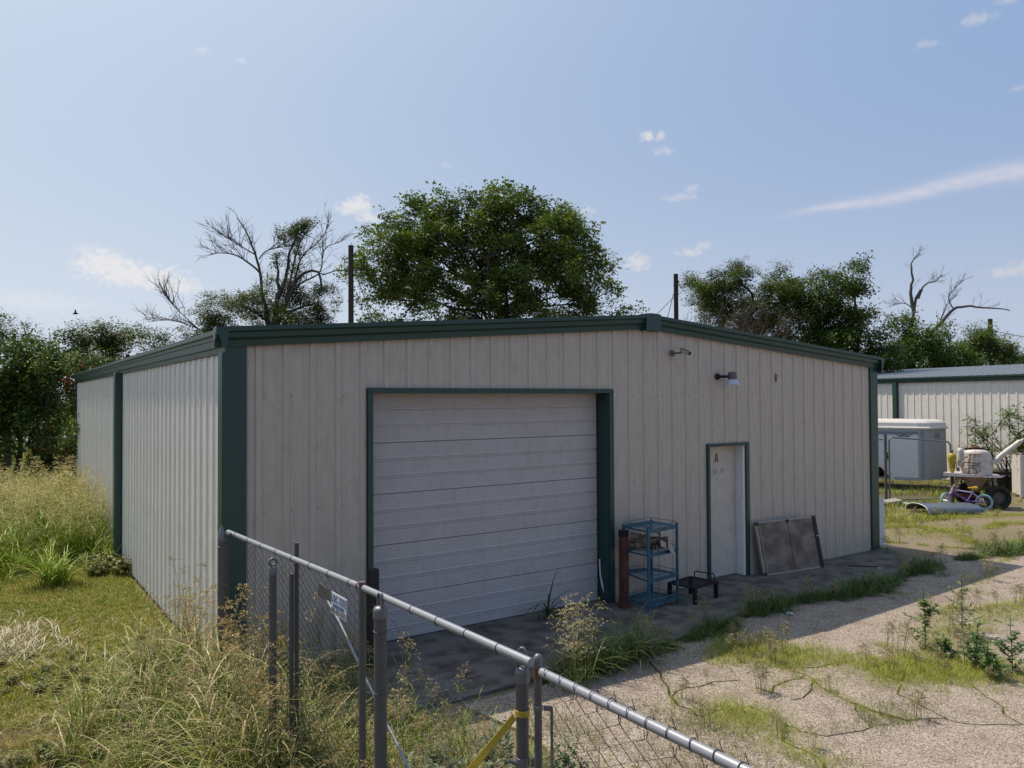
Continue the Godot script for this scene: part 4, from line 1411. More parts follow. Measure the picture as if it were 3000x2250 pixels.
func build_trees() -> void:
	rng.seed = 202
	var gs := [Color(0.085, 0.130, 0.030), Color(0.105, 0.150, 0.036), Color(0.070, 0.110, 0.028), Color(0.13, 0.17, 0.05)]
	var elm := leaf_cluster("elm", 12, 0.125, 0.30, 0.33, gs, 0.35)
	var fine := leaf_cluster("fine", 16, 0.085, 0.24, 0.26, [Color(0.095, 0.125, 0.040), Color(0.115, 0.140, 0.048), Color(0.08, 0.105, 0.035)], 0.1)
	var small := leaf_cluster("small", 14, 0.10, 0.28, 0.3, gs, 0.15)
	tree("elm_tree", "large spreading dark green tree rising behind the workshop ridge", "tree", "", Vector3(15.6, 0, -18.6), 4, 0.15,
		[[13.1, 10.7, -19.6, 1.33, 1.05], [14.4, 10.3, -18.9, 1.53, 1.15], [15.6, 11.1, -18.1, 1.15, 0.96], [16.9, 9.7, -17.1, 1.72, 1.19], [18.1, 9.3, -16.2, 1.38, 1.15], [18.9, 8.4, -15.6, 0.91, 0.86], [12.1, 9.2, -20.1, 1.52, 1.33], [13.6, 8.6, -19.4, 1.91, 1.43], [15.4, 8.8, -18.2, 1.92, 1.53], [16.9, 7.8, -17.2, 1.92, 1.44], [18.4, 7.1, -16.0, 1.34, 1.05], [11.4, 7.2, -20.5, 1.23, 1.04], [12.9, 6.9, -19.7, 1.71, 1.05], [14.9, 6.9, -18.6, 1.72, 1.05], [16.6, 6.3, -17.4, 1.72, 0.86], [15.9, 11.7, -17.9, 0.65, 0.50], [12.8, 11.5, -19.8, 0.57, 0.46], [19.2, 8.7, -15.3, 0.49, 0.65], [10.7, 8.2, -20.8, 0.66, 0.75], [18.9, 6.2, -15.6, 0.76, 0.57], [10.9, 6.0, -20.6, 0.9, 0.5], [13.5, 5.4, -19.3, 1.6, 0.8], [17.8, 5.3, -16.4, 1.5, 0.7], [14.9, 10.0, -18.6, 1.3, 1.0], [15.2, 7.8, -18.4, 1.8, 1.2], [16.2, 9.0, -17.6, 1.6, 1.2], [17.6, 8.3, -16.6, 1.5, 1.2], [12.6, 8.0, -19.9, 1.5, 1.0], [14.2, 9.4, -19.0, 1.5, 1.0], [14.8, 11.0, -18.7, 0.9, 0.6], [16.6, 10.6, -17.4, 0.9, 0.7], [17.9, 9.9, -16.3, 0.9, 0.6], [19.0, 7.4, -15.5, 0.9, 0.9], [11.9, 10.1, -20.2, 0.9, 0.6], [10.9, 8.9, -20.8, 0.7, 0.6], [15.6, 5.2, -18.2, 1.6, 0.7]],
		elm, 1.1, 0.062, M.bark, Color(1.3, 1.2, 1.15), 1.15)
	# half-dead tree: live lobes low, bare limbs above
	var hb := Vector3(8.3, 0, -24.9)
	var half := tree("half_dead_tree", "half dead tree with bare crooked limbs above grey green foliage", "tree", "", hb, 1, 0.28,
		[[9.3, 10.4, -24.5, 0.77, 0.65], [8.0, 8.3, -25.0, 0.80, 0.6], [6.9, 6.9, -25.3, 1.88, 0.89], [9.1, 6.8, -24.6, 1.72, 1.01], [10.3, 7.4, -24.2, 0.82, 1.02], [5.7, 6.1, -25.6, 0.88, 0.59], [8.4, 9.1, -24.9, 0.40, 0.30], [6.4, 5.6, -25.3, 1.5, 0.7], [9.6, 5.6, -24.4, 1.5, 0.8]], fine, 1.35, 0.036, M.dead_bark, Color(1.0, 0.98, 1.05), 1.0, 0.5)
	var dl := MB.new()
	var paths := [
		[[Vector3(8.19, 4.0, -24.90), Vector3(7.97, 6.49, -24.97), Vector3(7.76, 7.49, -25.03), Vector3(7.67, 8.49, -25.06), Vector3(7.49, 9.28, -25.11), Vector3(7.09, 10.25, -25.22), Vector3(6.76, 10.83, -25.31)], 0.20, 0.03],
		[[Vector3(8.37, 4.0, -24.85), Vector3(8.37, 6.30, -24.85), Vector3(8.83, 7.52, -24.70), Vector3(9.38, 8.56, -24.51), Vector3(10.03, 8.60, -24.28), Vector3(10.13, 7.95, -24.28)], 0.20, 0.07],
		[[Vector3(7.67, 8.49, -25.06), Vector3(7.27, 8.87, -25.17), Vector3(6.55, 9.26, -25.37), Vector3(5.74, 9.21, -25.56)], 0.08, 0.02],
		[[Vector3(8.74, 7.32, -24.73), Vector3(9.05, 9.16, -24.62), Vector3(9.29, 9.98, -24.54), Vector3(9.57, 10.41, -24.45)], 0.10, 0.02],
		[[Vector3(8.92, 7.53, -24.67), Vector3(9.29, 9.17, -24.54), Vector3(10.03, 10.02, -24.28), Vector3(10.50, 10.87, -24.10)], 0.08, 0.02],
		[[Vector3(7.49, 9.28, -25.11), Vector3(6.55, 9.82, -25.37), Vector3(6.01, 10.17, -25.50)], 0.05, 0.015],
		[[Vector3(7.63, 9.09, -25.07), Vector3(8.00, 9.51, -24.96), Vector3(9.10, 9.77, -24.61)], 0.05, 0.015],
		[[Vector3(8.37, 6.30, -24.85), Vector3(9.11, 7.94, -24.61), Vector3(10.03, 8.59, -24.28), Vector3(10.22, 9.62, -24.21), Vector3(10.96, 10.06, -23.92)], 0.10, 0.02],
		[[Vector3(10.13, 8.5, -24.2), Vector3(10.9, 8.75, -24.0), Vector3(11.5, 8.5, -23.8), Vector3(11.9, 7.9, -23.6)], 0.05, 0.012],
		[[Vector3(6.3, 5.5, -25.2), Vector3(5.2, 6.0, -25.4), Vector3(4.2, 6.3, -25.6), Vector3(3.4, 6.2, -25.7)], 0.05, 0.012],
		[[Vector3(5.2, 6.0, -25.4), Vector3(4.3, 6.9, -25.6), Vector3(3.9, 7.5, -25.7)], 0.04, 0.01]]
	for k in paths.size():
		var p := curve_limb(dl, paths[k][0], paths[k][1] * 0.62, paths[k][2] * 0.7, hb)
		twigs_on(dl, p, 22 if k > 1 else 14, 1.25, 0.014, 1)
	part("bare_limbs", dl, M.dead_bark, half)
	tree("mesquite_tree", "airy pale green tree at the far left picture edge", "tree", "trees behind the left lawn", Vector3(-1.6, 0, -25.6), 1, 0.16, [[-1.2, 5.9, -25.4, 1.28, 0.60], [-0.2, 5.5, -25.4, 0.52, 0.44], [-2.4, 5.6, -25.5, 1.1, 0.84], [-1.6, 4.9, -25.2, 1.4, 0.5]], fine, 0.75, 0.036, M.bark, Color(1.1, 1.1, 1.05), 0.9)
	tree("elm_tree", "rounded grey green tree between the left edge and the workshop eave", "tree", "trees behind the left lawn", Vector3(0.9, 0, -21.6), 2, 0.16, [[0.4, 5.05, -21.4, 0.94, 0.59], [1.2, 5.3, -21.3, 1.03, 0.60], [0.6, 4.3, -21.3, 1.41, 0.79], [1.9, 5.35, -21.2, 0.55, 0.34], [1.1, 4.0, -21.3, 0.95, 0.95], [0.9, 3.0, -21.3, 1.2, 0.8]], fine, 1.3, 0.036, M.bark, Color(1.05, 1.05, 1.1), 0.9)
	tree("broad_tree", "dense dark tree with low hanging crown at the left edge", "tree", "trees behind the left lawn", Vector3(-1.3, 0, -19.0), 3, 0.12, [[-1.3, 3.9, -18.6, 0.95, 0.82], [-0.5, 3.6, -18.5, 1.11, 0.83], [-1.1, 2.8, -18.5, 1.10, 0.82], [0.0, 2.8, -18.6, 0.70, 0.77], [-1.7, 2.1, -18.5, 0.68, 0.54], [-2.3, 3.2, -18.6, 0.9, 0.94], [-0.0, 3.9, -18.6, 0.63, 0.56], [-0.8, 2.2, -18.8, 0.8, 0.5], [-3.4, 3.4, -18.9, 1.1, 0.9], [-1.0, 3.4, -19.6, 1.3, 0.9], [-3.0, 2.4, -18.8, 1.0, 0.7]], small, 1.35, 0.05, M.bark, Color(1.0, 1.02, 1.0), 0.9)
	tree("young_tree", "small bush top just showing over the left roof slope", "tree", "", Vector3(3.4, 0, -26.0), 2, 0.08, [[3.1, 4.9, -26.1, 0.76, 0.42], [4.1, 5.3, -25.9, 0.77, 0.40], [3.6, 4.2, -26.0, 1.0, 0.5]], fine, 1.1, 0.036, M.bark, Color(1.05, 1.0, 1.0), 0.9)
	# trumpet vine: shrub and climber, orange flowers
	var vl := leaf_cluster("vine", 16, 0.075, 0.17, 0.27, [Color(0.075, 0.115, 0.03), Color(0.10, 0.14, 0.04), Color(0.06, 0.09, 0.028)], 0.2)
	var vine := tree("trumpet_vine", "round vine shrub with orange flowers at the far left corner of the workshop", "shrub", "", Vector3(-0.3, 0, -17.6), 4, 0.03, [[-0.45, 1.35, -17.6, 0.62, 0.78], [-0.1, 1.9, -17.5, 0.38, 0.55], [-0.75, 0.85, -17.5, 0.45, 0.54], [0.0, 1.0, -17.4, 0.45, 0.68], [-0.4, 0.6, -17.3, 0.6, 0.5]], vl, 1.9, 0.030, M.bark, Color.WHITE, 0.8)
	var vine2 := tree("trumpet_vine", "climbing vine with orange flowers spilling over the far eave corner", "shrub", "", Vector3(0.2, 0, -16.35), 2, 0.03, [[0.05, 3.2, -16.2, 0.24, 0.58], [0.15, 3.95, -16.15, 0.34, 0.19], [-0.15, 4.0, -16.25, 0.34, 0.18], [0.35, 4.1, -16.3, 0.5, 0.22], [-0.05, 2.2, -16.3, 0.25, 0.5]], vl, 1.5, 0.030, M.bark, Color(1.3, 1.2, 1), 0.8)
	M.flower = mat(lin(0.50, 0.085, 0.025), 0.6)
	for q in [[vine, Vector3(-0.35, 1.45, -17.35), 0.72, 46], [vine2, Vector3(0.1, 3.6, -16.1), 0.5, 22]]:
		var fl := MB.new()
		for k in q[3]:
			var d := Vector3(rng.randfn(0, 1), rng.randfn(0, 1.1), absf(rng.randfn(0, 1))).normalized()
			var c: Vector3 = q[1] + d * q[2] * rng.randf_range(0.75, 1.1) - q[0].position
			for j in 3:
				var e := c + Vector3(rng.randfn(0, 0.03), rng.randfn(0, 0.03), rng.randfn(0, 0.03))
				var d2 := (d + Vector3(rng.randfn(0, 0.5), rng.randfn(0, 0.5), rng.randfn(0, 0.5))).normalized()
				fl.lathe(e, [Vector2(0.004, 0.0), Vector2(0.010, 0.04), Vector2(0.022, 0.06)], 5, Basis(Quaternion(Vector3.UP, d2)))
		tag(part("flowers", fl, M.flower, q[0]), "", "", "", "stuff")
	# right hand group
	tree("elm_tree", "bushy olive green tree right of the second pole", "tree", "trees behind the right roof slope", Vector3(27.4, 0, -15.4), 2, 0.2, [[26.4, 8.2, -16.6, 1.15, 0.84], [27.4, 8.7, -15.4, 1.13, 0.87], [28.1, 8.1, -14.4, 1.04, 0.82], [27.1, 7.4, -15.8, 1.71, 1.05], [28.4, 6.6, -14.1, 1.29, 1.18], [26.0, 7.4, -17.1, 0.66, 0.66], [27.2, 6.2, -15.6, 1.6, 0.9]], fine, 1.45, 0.036, M.bark, Color(1.05, 1.05, 0.95), 1.0, 0.0, 1.1)
	tree("elm_tree", "dense dark green tree above the right end of the roof", "tree", "trees behind the right roof slope", Vector3(31.4, 0, -13.0), 2, 0.22, [[30.7, 8.4, -14.3, 1.07, 0.72], [31.7, 8.4, -12.7, 1.27, 0.92], [31.2, 6.9, -13.6, 2.18, 1.29], [32.1, 6.7, -12.2, 0.92, 1.00], [31.4, 5.5, -13.3, 2.21, 1.06], [32.5, 5.3, -11.6, 0.97, 0.87], [30.4, 7.4, -14.6, 1.0, 0.9], [31.5, 4.4, -13.0, 2.2, 0.8]], small, 1.55, 0.05, M.bark, Color(0.95, 0.96, 0.92), 1.0, 0.0, 1.1)
	tree("young_tree", "bright green tree between the dark tree and the bare one", "tree", "small trees beyond the shed roof", Vector3(36.4, 0, -12.9), 2, 0.1, [[36.4, 5.4, -12.7, 0.99, 0.99], [36.5, 6.7, -12.5, 0.59, 0.52], [36.1, 5.1, -13.2, 0.95, 0.83], [36.3, 4.2, -12.8, 1.2, 0.6]], small, 1.4, 0.05, M.bark, Color(1.1, 1.15, 0.95), 1.0, 0.0, 1.1)
	tree("young_tree", "green tree below the bare forked tree", "tree", "small trees beyond the shed roof", Vector3(38.9, 0, -12.4), 2, 0.1, [[38.9, 5.7, -12.3, 1.16, 1.09], [38.8, 4.9, -12.5, 1.45, 0.73], [38.9, 4.2, -12.3, 1.4, 0.6]], small, 1.4, 0.05, M.bark, Color(1.05, 1.1, 0.95), 1.0, 0.0, 1.1)
	tree("young_tree", "feathery green tree in front of the leaning pole", "tree", "small trees beyond the shed roof", Vector3(40.7, 0, -10.8), 2, 0.1, [[40.5, 5.8, -10.9, 1.2, 0.9], [41.2, 5.6, -10.1, 0.8, 0.7], [40.4, 5.1, -11.4, 1.45, 0.73], [41.1, 4.9, -9.9, 1.05, 0.6]], fine, 1.2, 0.036, M.bark, Color(1.15, 1.25, 0.95), 1.0, 0.0, 1.25)
	tree("young_tree", "treetop at the right picture edge above the shed", "tree", "small trees beyond the shed roof", Vector3(46.2, 0, -11.0), 2, 0.1, [[46.2, 5.0, -11.0, 0.6, 0.4], [46.6, 4.5, -10.4, 0.8, 0.5]], small, 1.3, 0.05, M.bark, Color(1.05, 1.15, 0.95), 1.0)
	# brown dead shrub in front of the right trees
	var bs := thing("dead_shrub", "brown leafless shrub behind the right roof slope", "shrub", Vector3(21.7, 0, -11.4))
	var bm := MB.new()
	for k in 26:
		var f := rng.randf_range(-1.0, 1.0)
		var e := Vector3(f * 1.25, 5.5 + rng.randf_range(-0.3, 1.15) * (1.0 - 0.35 * absf(f)), f * 1.2 + rng.randf_range(-0.5, 0.5))
		var p := limb(bm, Vector3(f * 0.3, 0, f * 0.3), e, 0.03, 0.006, 7, 0.03, 4)
		twigs_on(bm, [along(p, 0.6), along(p, 0.75), along(p, 0.9), along(p, 1.0)], 12, 0.75, 0.010, 1, 0.5)
	part("twigs", bm, M.dead_twig, bs)
	# bare forked tree on the right
	var db := Vector3(40.3, 0, -13.9)
	var dt := thing("dead_tree", "bare grey forked dead tree with a long level limb on the right", "tree", db)
	var dm := MB.new()
	var dp := [
		[[Vector3(40.12, 0.0, -14.25), Vector3(40.12, 4.73, -14.25), Vector3(40.13, 6.65, -14.22), Vector3(40.22, 8.05, -14.07), Vector3(40.30, 8.55, -13.90), Vector3(40.34, 8.9, -13.8)], 0.24, 0.10],
		[[Vector3(40.22, 7.6, -14.1), Vector3(40.12, 8.9, -14.2), Vector3(40.2, 9.6, -14.1), Vector3(40.16, 10.31, -14.18), Vector3(40.35, 10.9, -13.8)], 0.16, 0.03],
		[[Vector3(40.30, 8.4, -13.90), Vector3(40.47, 9.16, -13.60), Vector3(40.71, 9.32, -13.12), Vector3(40.84, 9.67, -12.86)], 0.09, 0.025],
		[[Vector3(40.3, 4.5, -13.9), Vector3(40.47, 6.11, -13.59), Vector3(40.77, 6.96, -12.99), Vector3(41.07, 7.73, -12.39), Vector3(41.35, 7.84, -11.81), Vector3(41.70, 7.73, -11.04), Vector3(42.11, 7.51, -10.09)], 0.19, 0.035],
		[[Vector3(40.77, 6.96, -12.99), Vector3(40.93, 7.95, -12.68), Vector3(41.17, 8.54, -12.19)], 0.06, 0.015],
		[[Vector3(40.21, 7.79, -14.07), Vector3(40.00, 8.20, -14.47), Vector3(39.72, 8.11, -14.97)], 0.05, 0.012],
		[[Vector3(40.16, 7.28, -14.18), Vector3(39.94, 7.44, -14.58), Vector3(39.60, 7.34, -15.18)], 0.05, 0.012],
		[[Vector3(41.07, 7.73, -12.39), Vector3(40.98, 8.44, -12.58), Vector3(41.27, 9.27, -11.98)], 0.05, 0.012]]
	for k in dp.size():
		var p := curve_limb(dm, dp[k][0], dp[k][1] * 0.72, dp[k][2] * 0.7, db)
		if k > 0:
			twigs_on(dm, p, 12, 0.95, 0.011, 1)
	part("trunk", dm, M.dead_bark, dt)
	# shrub by the shed wall
	tree("wild_shrub", "wispy green shrub against the ribbed shed wall", "shrub", "", Vector3(24.9, 0, -2.6), 5, 0.025, [[24.7, 2.0, -2.7, 0.61, 0.66], [24.4, 1.8, -3.4, 0.5, 0.55], [24.8, 1.5, -2.2, 0.58, 0.72], [24.5, 1.2, -3.1, 0.59, 0.37], [24.8, 2.5, -2.6, 0.35, 0.3]], vl, 0.62, 0.030, M.bark, Color(1.25, 1.2, 1.0), 0.8)
	# far bushes that close the horizon on the left and behind
	for q in [[-6.5, -30.0, 2.4, 3.6, "dense bush left of the lawn, outside the picture edge"], [3.6, -44.0, 3.2, 3.2, "distant dark tree beyond the field behind the vine"], [-3.5, -48.0, 3.4, 3.4, "distant tree by the far road on the left"]]:
		tree("far_tree", q[4], "tree", "", Vector3(q[0], 0, q[1]), 2, 0.14, [[q[0], q[3] * 0.55, q[1], q[2], q[3] * 0.4], [q[0] + 1.2, q[3] * 0.8, q[1] + 0.4, q[2] * 0.6, q[3] * 0.3], [q[0] - 1.3, q[3] * 0.75, q[1], q[2] * 0.6, q[3] * 0.3]], small, 1.3, 0.05, M.bark, Color(0.9, 0.95, 0.95), 0.9, 0.0, 1.3)

# ---------------------------------------------------------------- near fence
func chain_link(parent: Node, o: Vector3, dir: Vector3, len: float, y0: float, y1: float, m: Material, r := 0.0019, cell := 0.064, wob := 0.006, called := "wire_mesh") -> void:
	var mb := MB.new()
	var nrm := dir.cross(Vector3.UP)
	var rows := int((y1 - y0) / (cell * 0.5))
	var cols := int(len / (cell))
	for c in cols:
		var pts := []
		for k in rows + 1:
			var y := y1 - k * cell * 0.5
			var s := c * cell + (cell if (k + c) % 2 == 1 else 0.0)
			var side := (0.003 if (k + c) % 2 == 1 else -0.003)
			pts.append(o + dir * (s + wob * sin(y * 7.0 + c * 0.9)) + Vector3.UP * y + nrm * (side + wob * 1.5 * sin(c * 0.35 + y * 2.3)))
		# the twisted barb at the top
		var b: Vector3 = pts[0]
		pts.push_front(b + Vector3.UP * 0.034 + dir * (0.010 if c % 2 == 0 else -0.006))
		mb.tube(pts, [r], 3, false)
	tag(part(called, mb, m, parent), "", "", "", "stuff")

func ring(mb: MB, c: Vector3, ax: Vector3, R: float, r: float, n := 14, sides := 5) -> void:
	var a := ax.cross(Vector3.UP if absf(ax.y) < 0.9 else Vector3.RIGHT).normalized()
	var b := ax.cross(a).normalized()
	var pts := []
	for k in n + 1:
		var g := TAU * k / n
		pts.append(c + (a * cos(g) + b * sin(g)) * R)
	mb.tube(pts, [r], sides, false)

func loop_cap(parent: Node, top: Vector3, r: float, ax: Vector3, tall: float) -> void:
	var c := MB.new()
	c.lathe(top, [Vector2(r * 1.12, -0.055), Vector2(r * 1.14, -0.01), Vector2(r * 1.0, 0.008), Vector2(r * 0.5, 0.016), Vector2(0.0, 0.018)], 18)
	part("cap", c, M.cap, parent)
	var l := MB.new()
	var pts := []
	for k in 13:
		var g := PI * k / 12.0
		pts.append(top + ax * cos(g) * r * 0.72 + Vector3.UP * (0.008 + tall * 0.55 + sin(g) * tall * 0.45))
	pts.push_front(top + ax * r * 0.72)
	pts.append(top - ax * r * 0.72)
	for w in [-1.0, 0.0, 1.0]:
		var sh: Vector3 = ax.cross(Vector3.UP) * w * 0.006
		l.tube(pts.map(func(p): return p + sh), [0.0048], 6)
	part("loop", l, M.cap, parent)

func post(label: String, at: Vector3, r: float, h: float, m: Material, group := "steel posts of the near fence") -> Node3D:
	var t := thing("fence_post", label, "post", at, 0.0, group)
	var mb := MB.new()
	mb.tube([Vector3(0, -0.2, 0), Vector3(0, h * 0.5, 0), Vector3(0, h, 0)], [r], 18)
	part("shaft", mb, m, t)
	return t

func build_fence() -> void:
	rng.seed = 303
	var A0 := Vector3(-0.31, 0, 1.36)
	var A1 := Vector3(-0.155, 0, 3.98)
	var adir := (A1 - A0).normalized()
	# corner post with pointed cap
	var p1 := post("grey fence post with pointed cap against the corner of the workshop", Vector3(-0.40, 0, 1.50), 0.031, 1.80, M.pipe)
	var cn := MB.new()
	cn.lathe(Vector3(0, 1.80, 0), [Vector2(0.034, -0.05), Vector2(0.035, 0.0), Vector2(0.004, 0.085), Vector2(0.0, 0.086)], 16)
	part("cap", cn, M.cap, p1)
	var h1 := MB.new()
	ring(h1, Vector3(0.0, 1.70, 0), Vector3.UP, 0.034, 0.005)
	h1.rod(Vector3(0.03, 1.80, 0.03), Vector3(0.11, 1.80, -0.02), 0.016, 10)
	part("hinge_band", h1, M.cap, p1)
	var p2 := post("thick fence post with round eye cap below the top rail", Vector3(-0.335, 0, 2.74), 0.028, 1.725, M.pipe)
	var e2 := MB.new()
	e2.lathe(Vector3(0, 1.725, 0), [Vector2(0.031, -0.05), Vector2(0.032, 0.0), Vector2(0.02, 0.012), Vector2(0.0, 0.014)], 16)
	ring(e2, Vector3(0, 1.768, 0), adir, 0.026, 0.011, 14, 6)
	part("cap", e2, M.cap, p2)
	post("slim post just behind the eye capped fence post", Vector3(-0.245, 0, 2.90), 0.017, 1.70, M.pipe_dark)
	var p5 := post("stout fence post with loop cap between the two gate leaves", Vector3(-0.17, 0, 4.28), 0.038, 1.735, M.pipe)
	loop_cap(p5, Vector3(0, 1.735, 0), 0.038, Vector3.FORWARD, 0.085)
	var w5 := MB.new()
	for y in [1.60, 1.24, 0.8]:
		ring(w5, Vector3(0, y, 0), Vector3(0.05, 1, 0.03).normalized(), 0.041, 0.003)
	part("tie_wire", w5, M.wire, p5)
	var p6 := post("stout fence post with tall loop cap and yellow strap tied round it", Vector3(-0.055, 0, 5.585), 0.0295, 1.72, M.pipe)
	loop_cap(p6, Vector3(0, 1.72, 0), 0.0305, Vector3(0.57, 0, 0.82), 0.095)
	var hg := MB.new()
	hg.lathe(Vector3(0, 1.30, 0), [Vector2(0.030, -0.022), Vector2(0.034, -0.02), Vector2(0.034, 0.02), Vector2(0.030, 0.022)], 16)
	hg.box(Vector3(0.045, 1.30, 0.03), Vector3(0.04, 0.04, 0.02), Basis(Vector3.UP, 0.6), 0.004)
	hg.rod(Vector3(-0.07, 1.315, -0.02), Vector3(-0.03, 1.30, 0.0), 0.010, 8)
	part("hinge_band", hg, M.cap, p6)
	var p7 := post("slim rusty topped post with ball cap beside the strapped post", Vector3(-0.045, 0, 5.695), 0.0175, 1.79, M.pipe)
	var bc := MB.new()
	bc.lathe(Vector3(0, 1.79, 0), [Vector2(0.0205, -0.03), Vector2(0.021, -0.005), Vector2(0.023, 0.0), Vector2(0.022, 0.012), Vector2(0.016, 0.026), Vector2(0.008, 0.032), Vector2(0.0, 0.033)], 16)
	part("cap", bc, M.cap, p7)
	var rb := MB.new()
	rb.lathe(Vector3(0, 1.735, 0), [Vector2(0.0178, -0.022), Vector2(0.0188, -0.016), Vector2(0.0188, 0.016), Vector2(0.0178, 0.022)], 14)
	part("rust_band", rb, M.rust, p7)
	var h7 := MB.new()
	for y in [1.58, 1.285]:
		h7.lathe(Vector3(0, y, 0), [Vector2(0.018, -0.012), Vector2(0.022, -0.01), Vector2(0.022, 0.01), Vector2(0.018, 0.012)], 14)
		h7.box(Vector3(0.03, y, 0.03), Vector3(0.035, 0.022, 0.008), Basis(Vector3.UP, -0.8))
	part("hinge_band", h7, M.cap, p7)
	# far gate leaf
	var ga := thing("chain_link_gate", "chain link gate leaf nearest the workshop, with rod brace and company sign", "gate", Vector3.ZERO, 0.0, "chain link panels of the near fence")
	var top := MB.new()
	top.tube([A0 + Vector3(0, 1.80, 0), A1 + Vector3(0, 1.80, 0)], [0.0205], 14)
	part("top_rail", top, M.rail, ga)
	for q in [[A0, 1.80, 0.012], [A0 + adir * 1.42 + Vector3(0.06, 0, 0), 1.90, 0.0165], [A1, 1.835, 0.023]]:
		var s := MB.new()
		s.tube([q[0] + Vector3(0, -0.1, 0), q[0] + Vector3(0, q[1], 0)], [q[2]], 14)
		part("upright", s, M.pipe_dark if q[2] < 0.02 else M.pipe, ga)
	var rw := MB.new()
	rw.lathe(A1 + Vector3(0, 1.80, 0) - adir * 0.045, [Vector2(0.0212, -0.016), Vector2(0.0225, -0.01), Vector2(0.0225, 0.01), Vector2(0.0212, 0.016)], 12, Basis(Quaternion(Vector3.UP, adir)))
	rw.lathe(A0 + adir * 1.42 + Vector3(0.06, 1.76, 0), [Vector2(0.017, -0.03), Vector2(0.0185, -0.02), Vector2(0.0185, 0.02), Vector2(0.017, 0.03)], 12)
	part("rust_weld", rw, M.rust, ga)
	var br := MB.new()
	br.tube([Vector3(-0.115, 1.56, 3.28), Vector3(-0.10, 1.45, 3.47), Vector3(-0.10, 1.08, 4.11), Vector3(-0.10, 0.86, 4.52), Vector3(-0.10, 0.4, 5.35)], [0.0085], 8)
	part("brace_rod", br, M.rail, ga)
	chain_link(ga, A0 + adir * 0.03, adir, 2.58, 0.05, 1.785, M.wire, 0.0021)
	for k in 8:
		var ta := MB.new()
		ring(ta, A0 + adir * (0.22 + 0.32 * k) + Vector3(0, 1.799, 0), (adir + Vector3(0, 0.12, 0)).normalized(), 0.0225, 0.0024)
		part("tie_wire", ta, M.wire, ga)
	# near gate leaf
	var B0 := A1 + Vector3(0.0, 0, 0.03)
	var B1 := Vector3(-0.10, 0, 5.72)
	var bdir := (B1 - B0).normalized()
	var gb := thing("chain_link_gate", "chain link gate leaf between the loop capped posts", "gate", Vector3.ZERO, 0.0, "chain link panels of the near fence")
	var tb := MB.new()
	tb.tube([B0 + Vector3(0, 1.80, 0), B1 + Vector3(0, 1.80, 0)], [0.0205], 14)
	part("top_rail", tb, M.rail, gb)
	chain_link(gb, B0 + bdir * 0.34 + Vector3(0.02, 0, 0), bdir, 1.25, 0.02, 1.46, M.wire_light, 0.0016, 0.064, 0.012)
	for k in 4:
		var tw := MB.new()
		ring(tw, B0 + bdir * (0.62 + 0.28 * k) + Vector3(0, 1.799, 0), (bdir + Vector3(0.05, 0.2, 0)).normalized(), 0.0225, 0.0026)
		part("tie_wire", tw, M.wire, gb)
	# the loose top of the mesh hangs in a wave behind the rail
	var loose := []
	for k in 14:
		loose.append(B0 + bdir * (0.30 + 0.05 * k) + Vector3(0.03, 1.66 - 0.012 * k + 0.02 * sin(k * 2.1), 0))
	var lw := MB.new()
	lw.tube(loose, [0.002], 4, false)
	part("loose_wire", lw, M.wire, gb)
	# right hand panel
	var C0 := Vector3(-0.07, 0, 5.76)
	var C1 := Vector3(-0.19, 0, 8.25)
	var cdir := (C1 - C0).normalized()
	var gc := thing("chain_link_fence", "chain link panel running out of the picture at lower right", "fence", Vector3.ZERO, 0.0, "chain link panels of the near fence")
	var tc := MB.new()
	tc.tube([C0 + Vector3(0, 1.762, 0), C0.lerp(C1, 0.5) + Vector3(0, 1.798, 0), C1 + Vector3(0, 1.80, 0)], [0.0205], 16)
	part("top_rail", tc, M.rail, gc)
	var bar := MB.new()
	bar.box(C0 + cdir * 0.06 + Vector3(0.01, 0.83, 0), Vector3(0.004, 1.6, 0.015), Basis(Vector3.UP, 0.04))
	part("tension_bar", bar, M.pipe, gc)
	chain_link(gc, C0 + cdir * 0.08, cdir, 2.3, 0.05, 1.72, M.wire, 0.0023, 0.076, 0.005)
	for k in 22:
		var td := MB.new()
		var c := C0 + cdir * (0.05 + 0.11 * k)
		var y := 1.775 + 0.023 * minf(1.0, k / 11.0)
		ring(td, c + Vector3(0, y, 0), (cdir + Vector3(0.15 * sin(k * 1.7), 0.25, 0)).normalized(), 0.0228, 0.0022)
		td.tube([c + Vector3(0.01, y + 0.05, 0.0), c + Vector3(0.016, y + 0.01, 0.01), c + Vector3(0.012, y - 0.05, 0.03)], [0.0022], 4, false)
		part("tie_wire", td, M.wire, gc)
	var c2 := MB.new()
	c2.tube([C1 + Vector3(0, -0.1, 0), C1 + Vector3(0, 1.82, 0)], [0.024], 14)
	part("upright", c2, M.pipe, gc)
	# company sign hung on the mesh
	var ydir := Vector3(0.0, 1.0, 0.10).normalized()
	var zdir := Vector3(0.03, -0.03, 1.0).normalized()
	var nn := ydir.cross(zdir).normalized()
	if nn.x > 0:
		nn = -nn
	var sb := Basis(zdir, ydir, zdir.cross(ydir))
	var sg := thing("company_sign", "small white sign with blue lettering and a telephone number on the fence", "sign", Vector3(-0.195, 1.625, 3.69))
	var pl := MB.new()
	pl.box(Vector3.ZERO, Vector3(0.245, 0.145, 0.004), sb, 0.001)
	part("plate", pl, M.sign_white, sg)
	var fwd := zdir.cross(ydir)
	var off := fwd * 0.0035
	letters("lettering", "LOC-TITE", 0.052, M.sign_blue, sg, ydir * 0.034 + off, sb, "Droid Sans", 0.80)
	letters("lettering", "SECURITY FENCE", 0.017, M.sign_blue, sg, ydir * -0.012 + off, sb, "Droid Sans", 0.95)
	letters("lettering", "806-433-5525", 0.034, M.grey_paint, sg, ydir * -0.047 + off, sb, "Droid Sans", 0.80)
	var bd := MB.new()
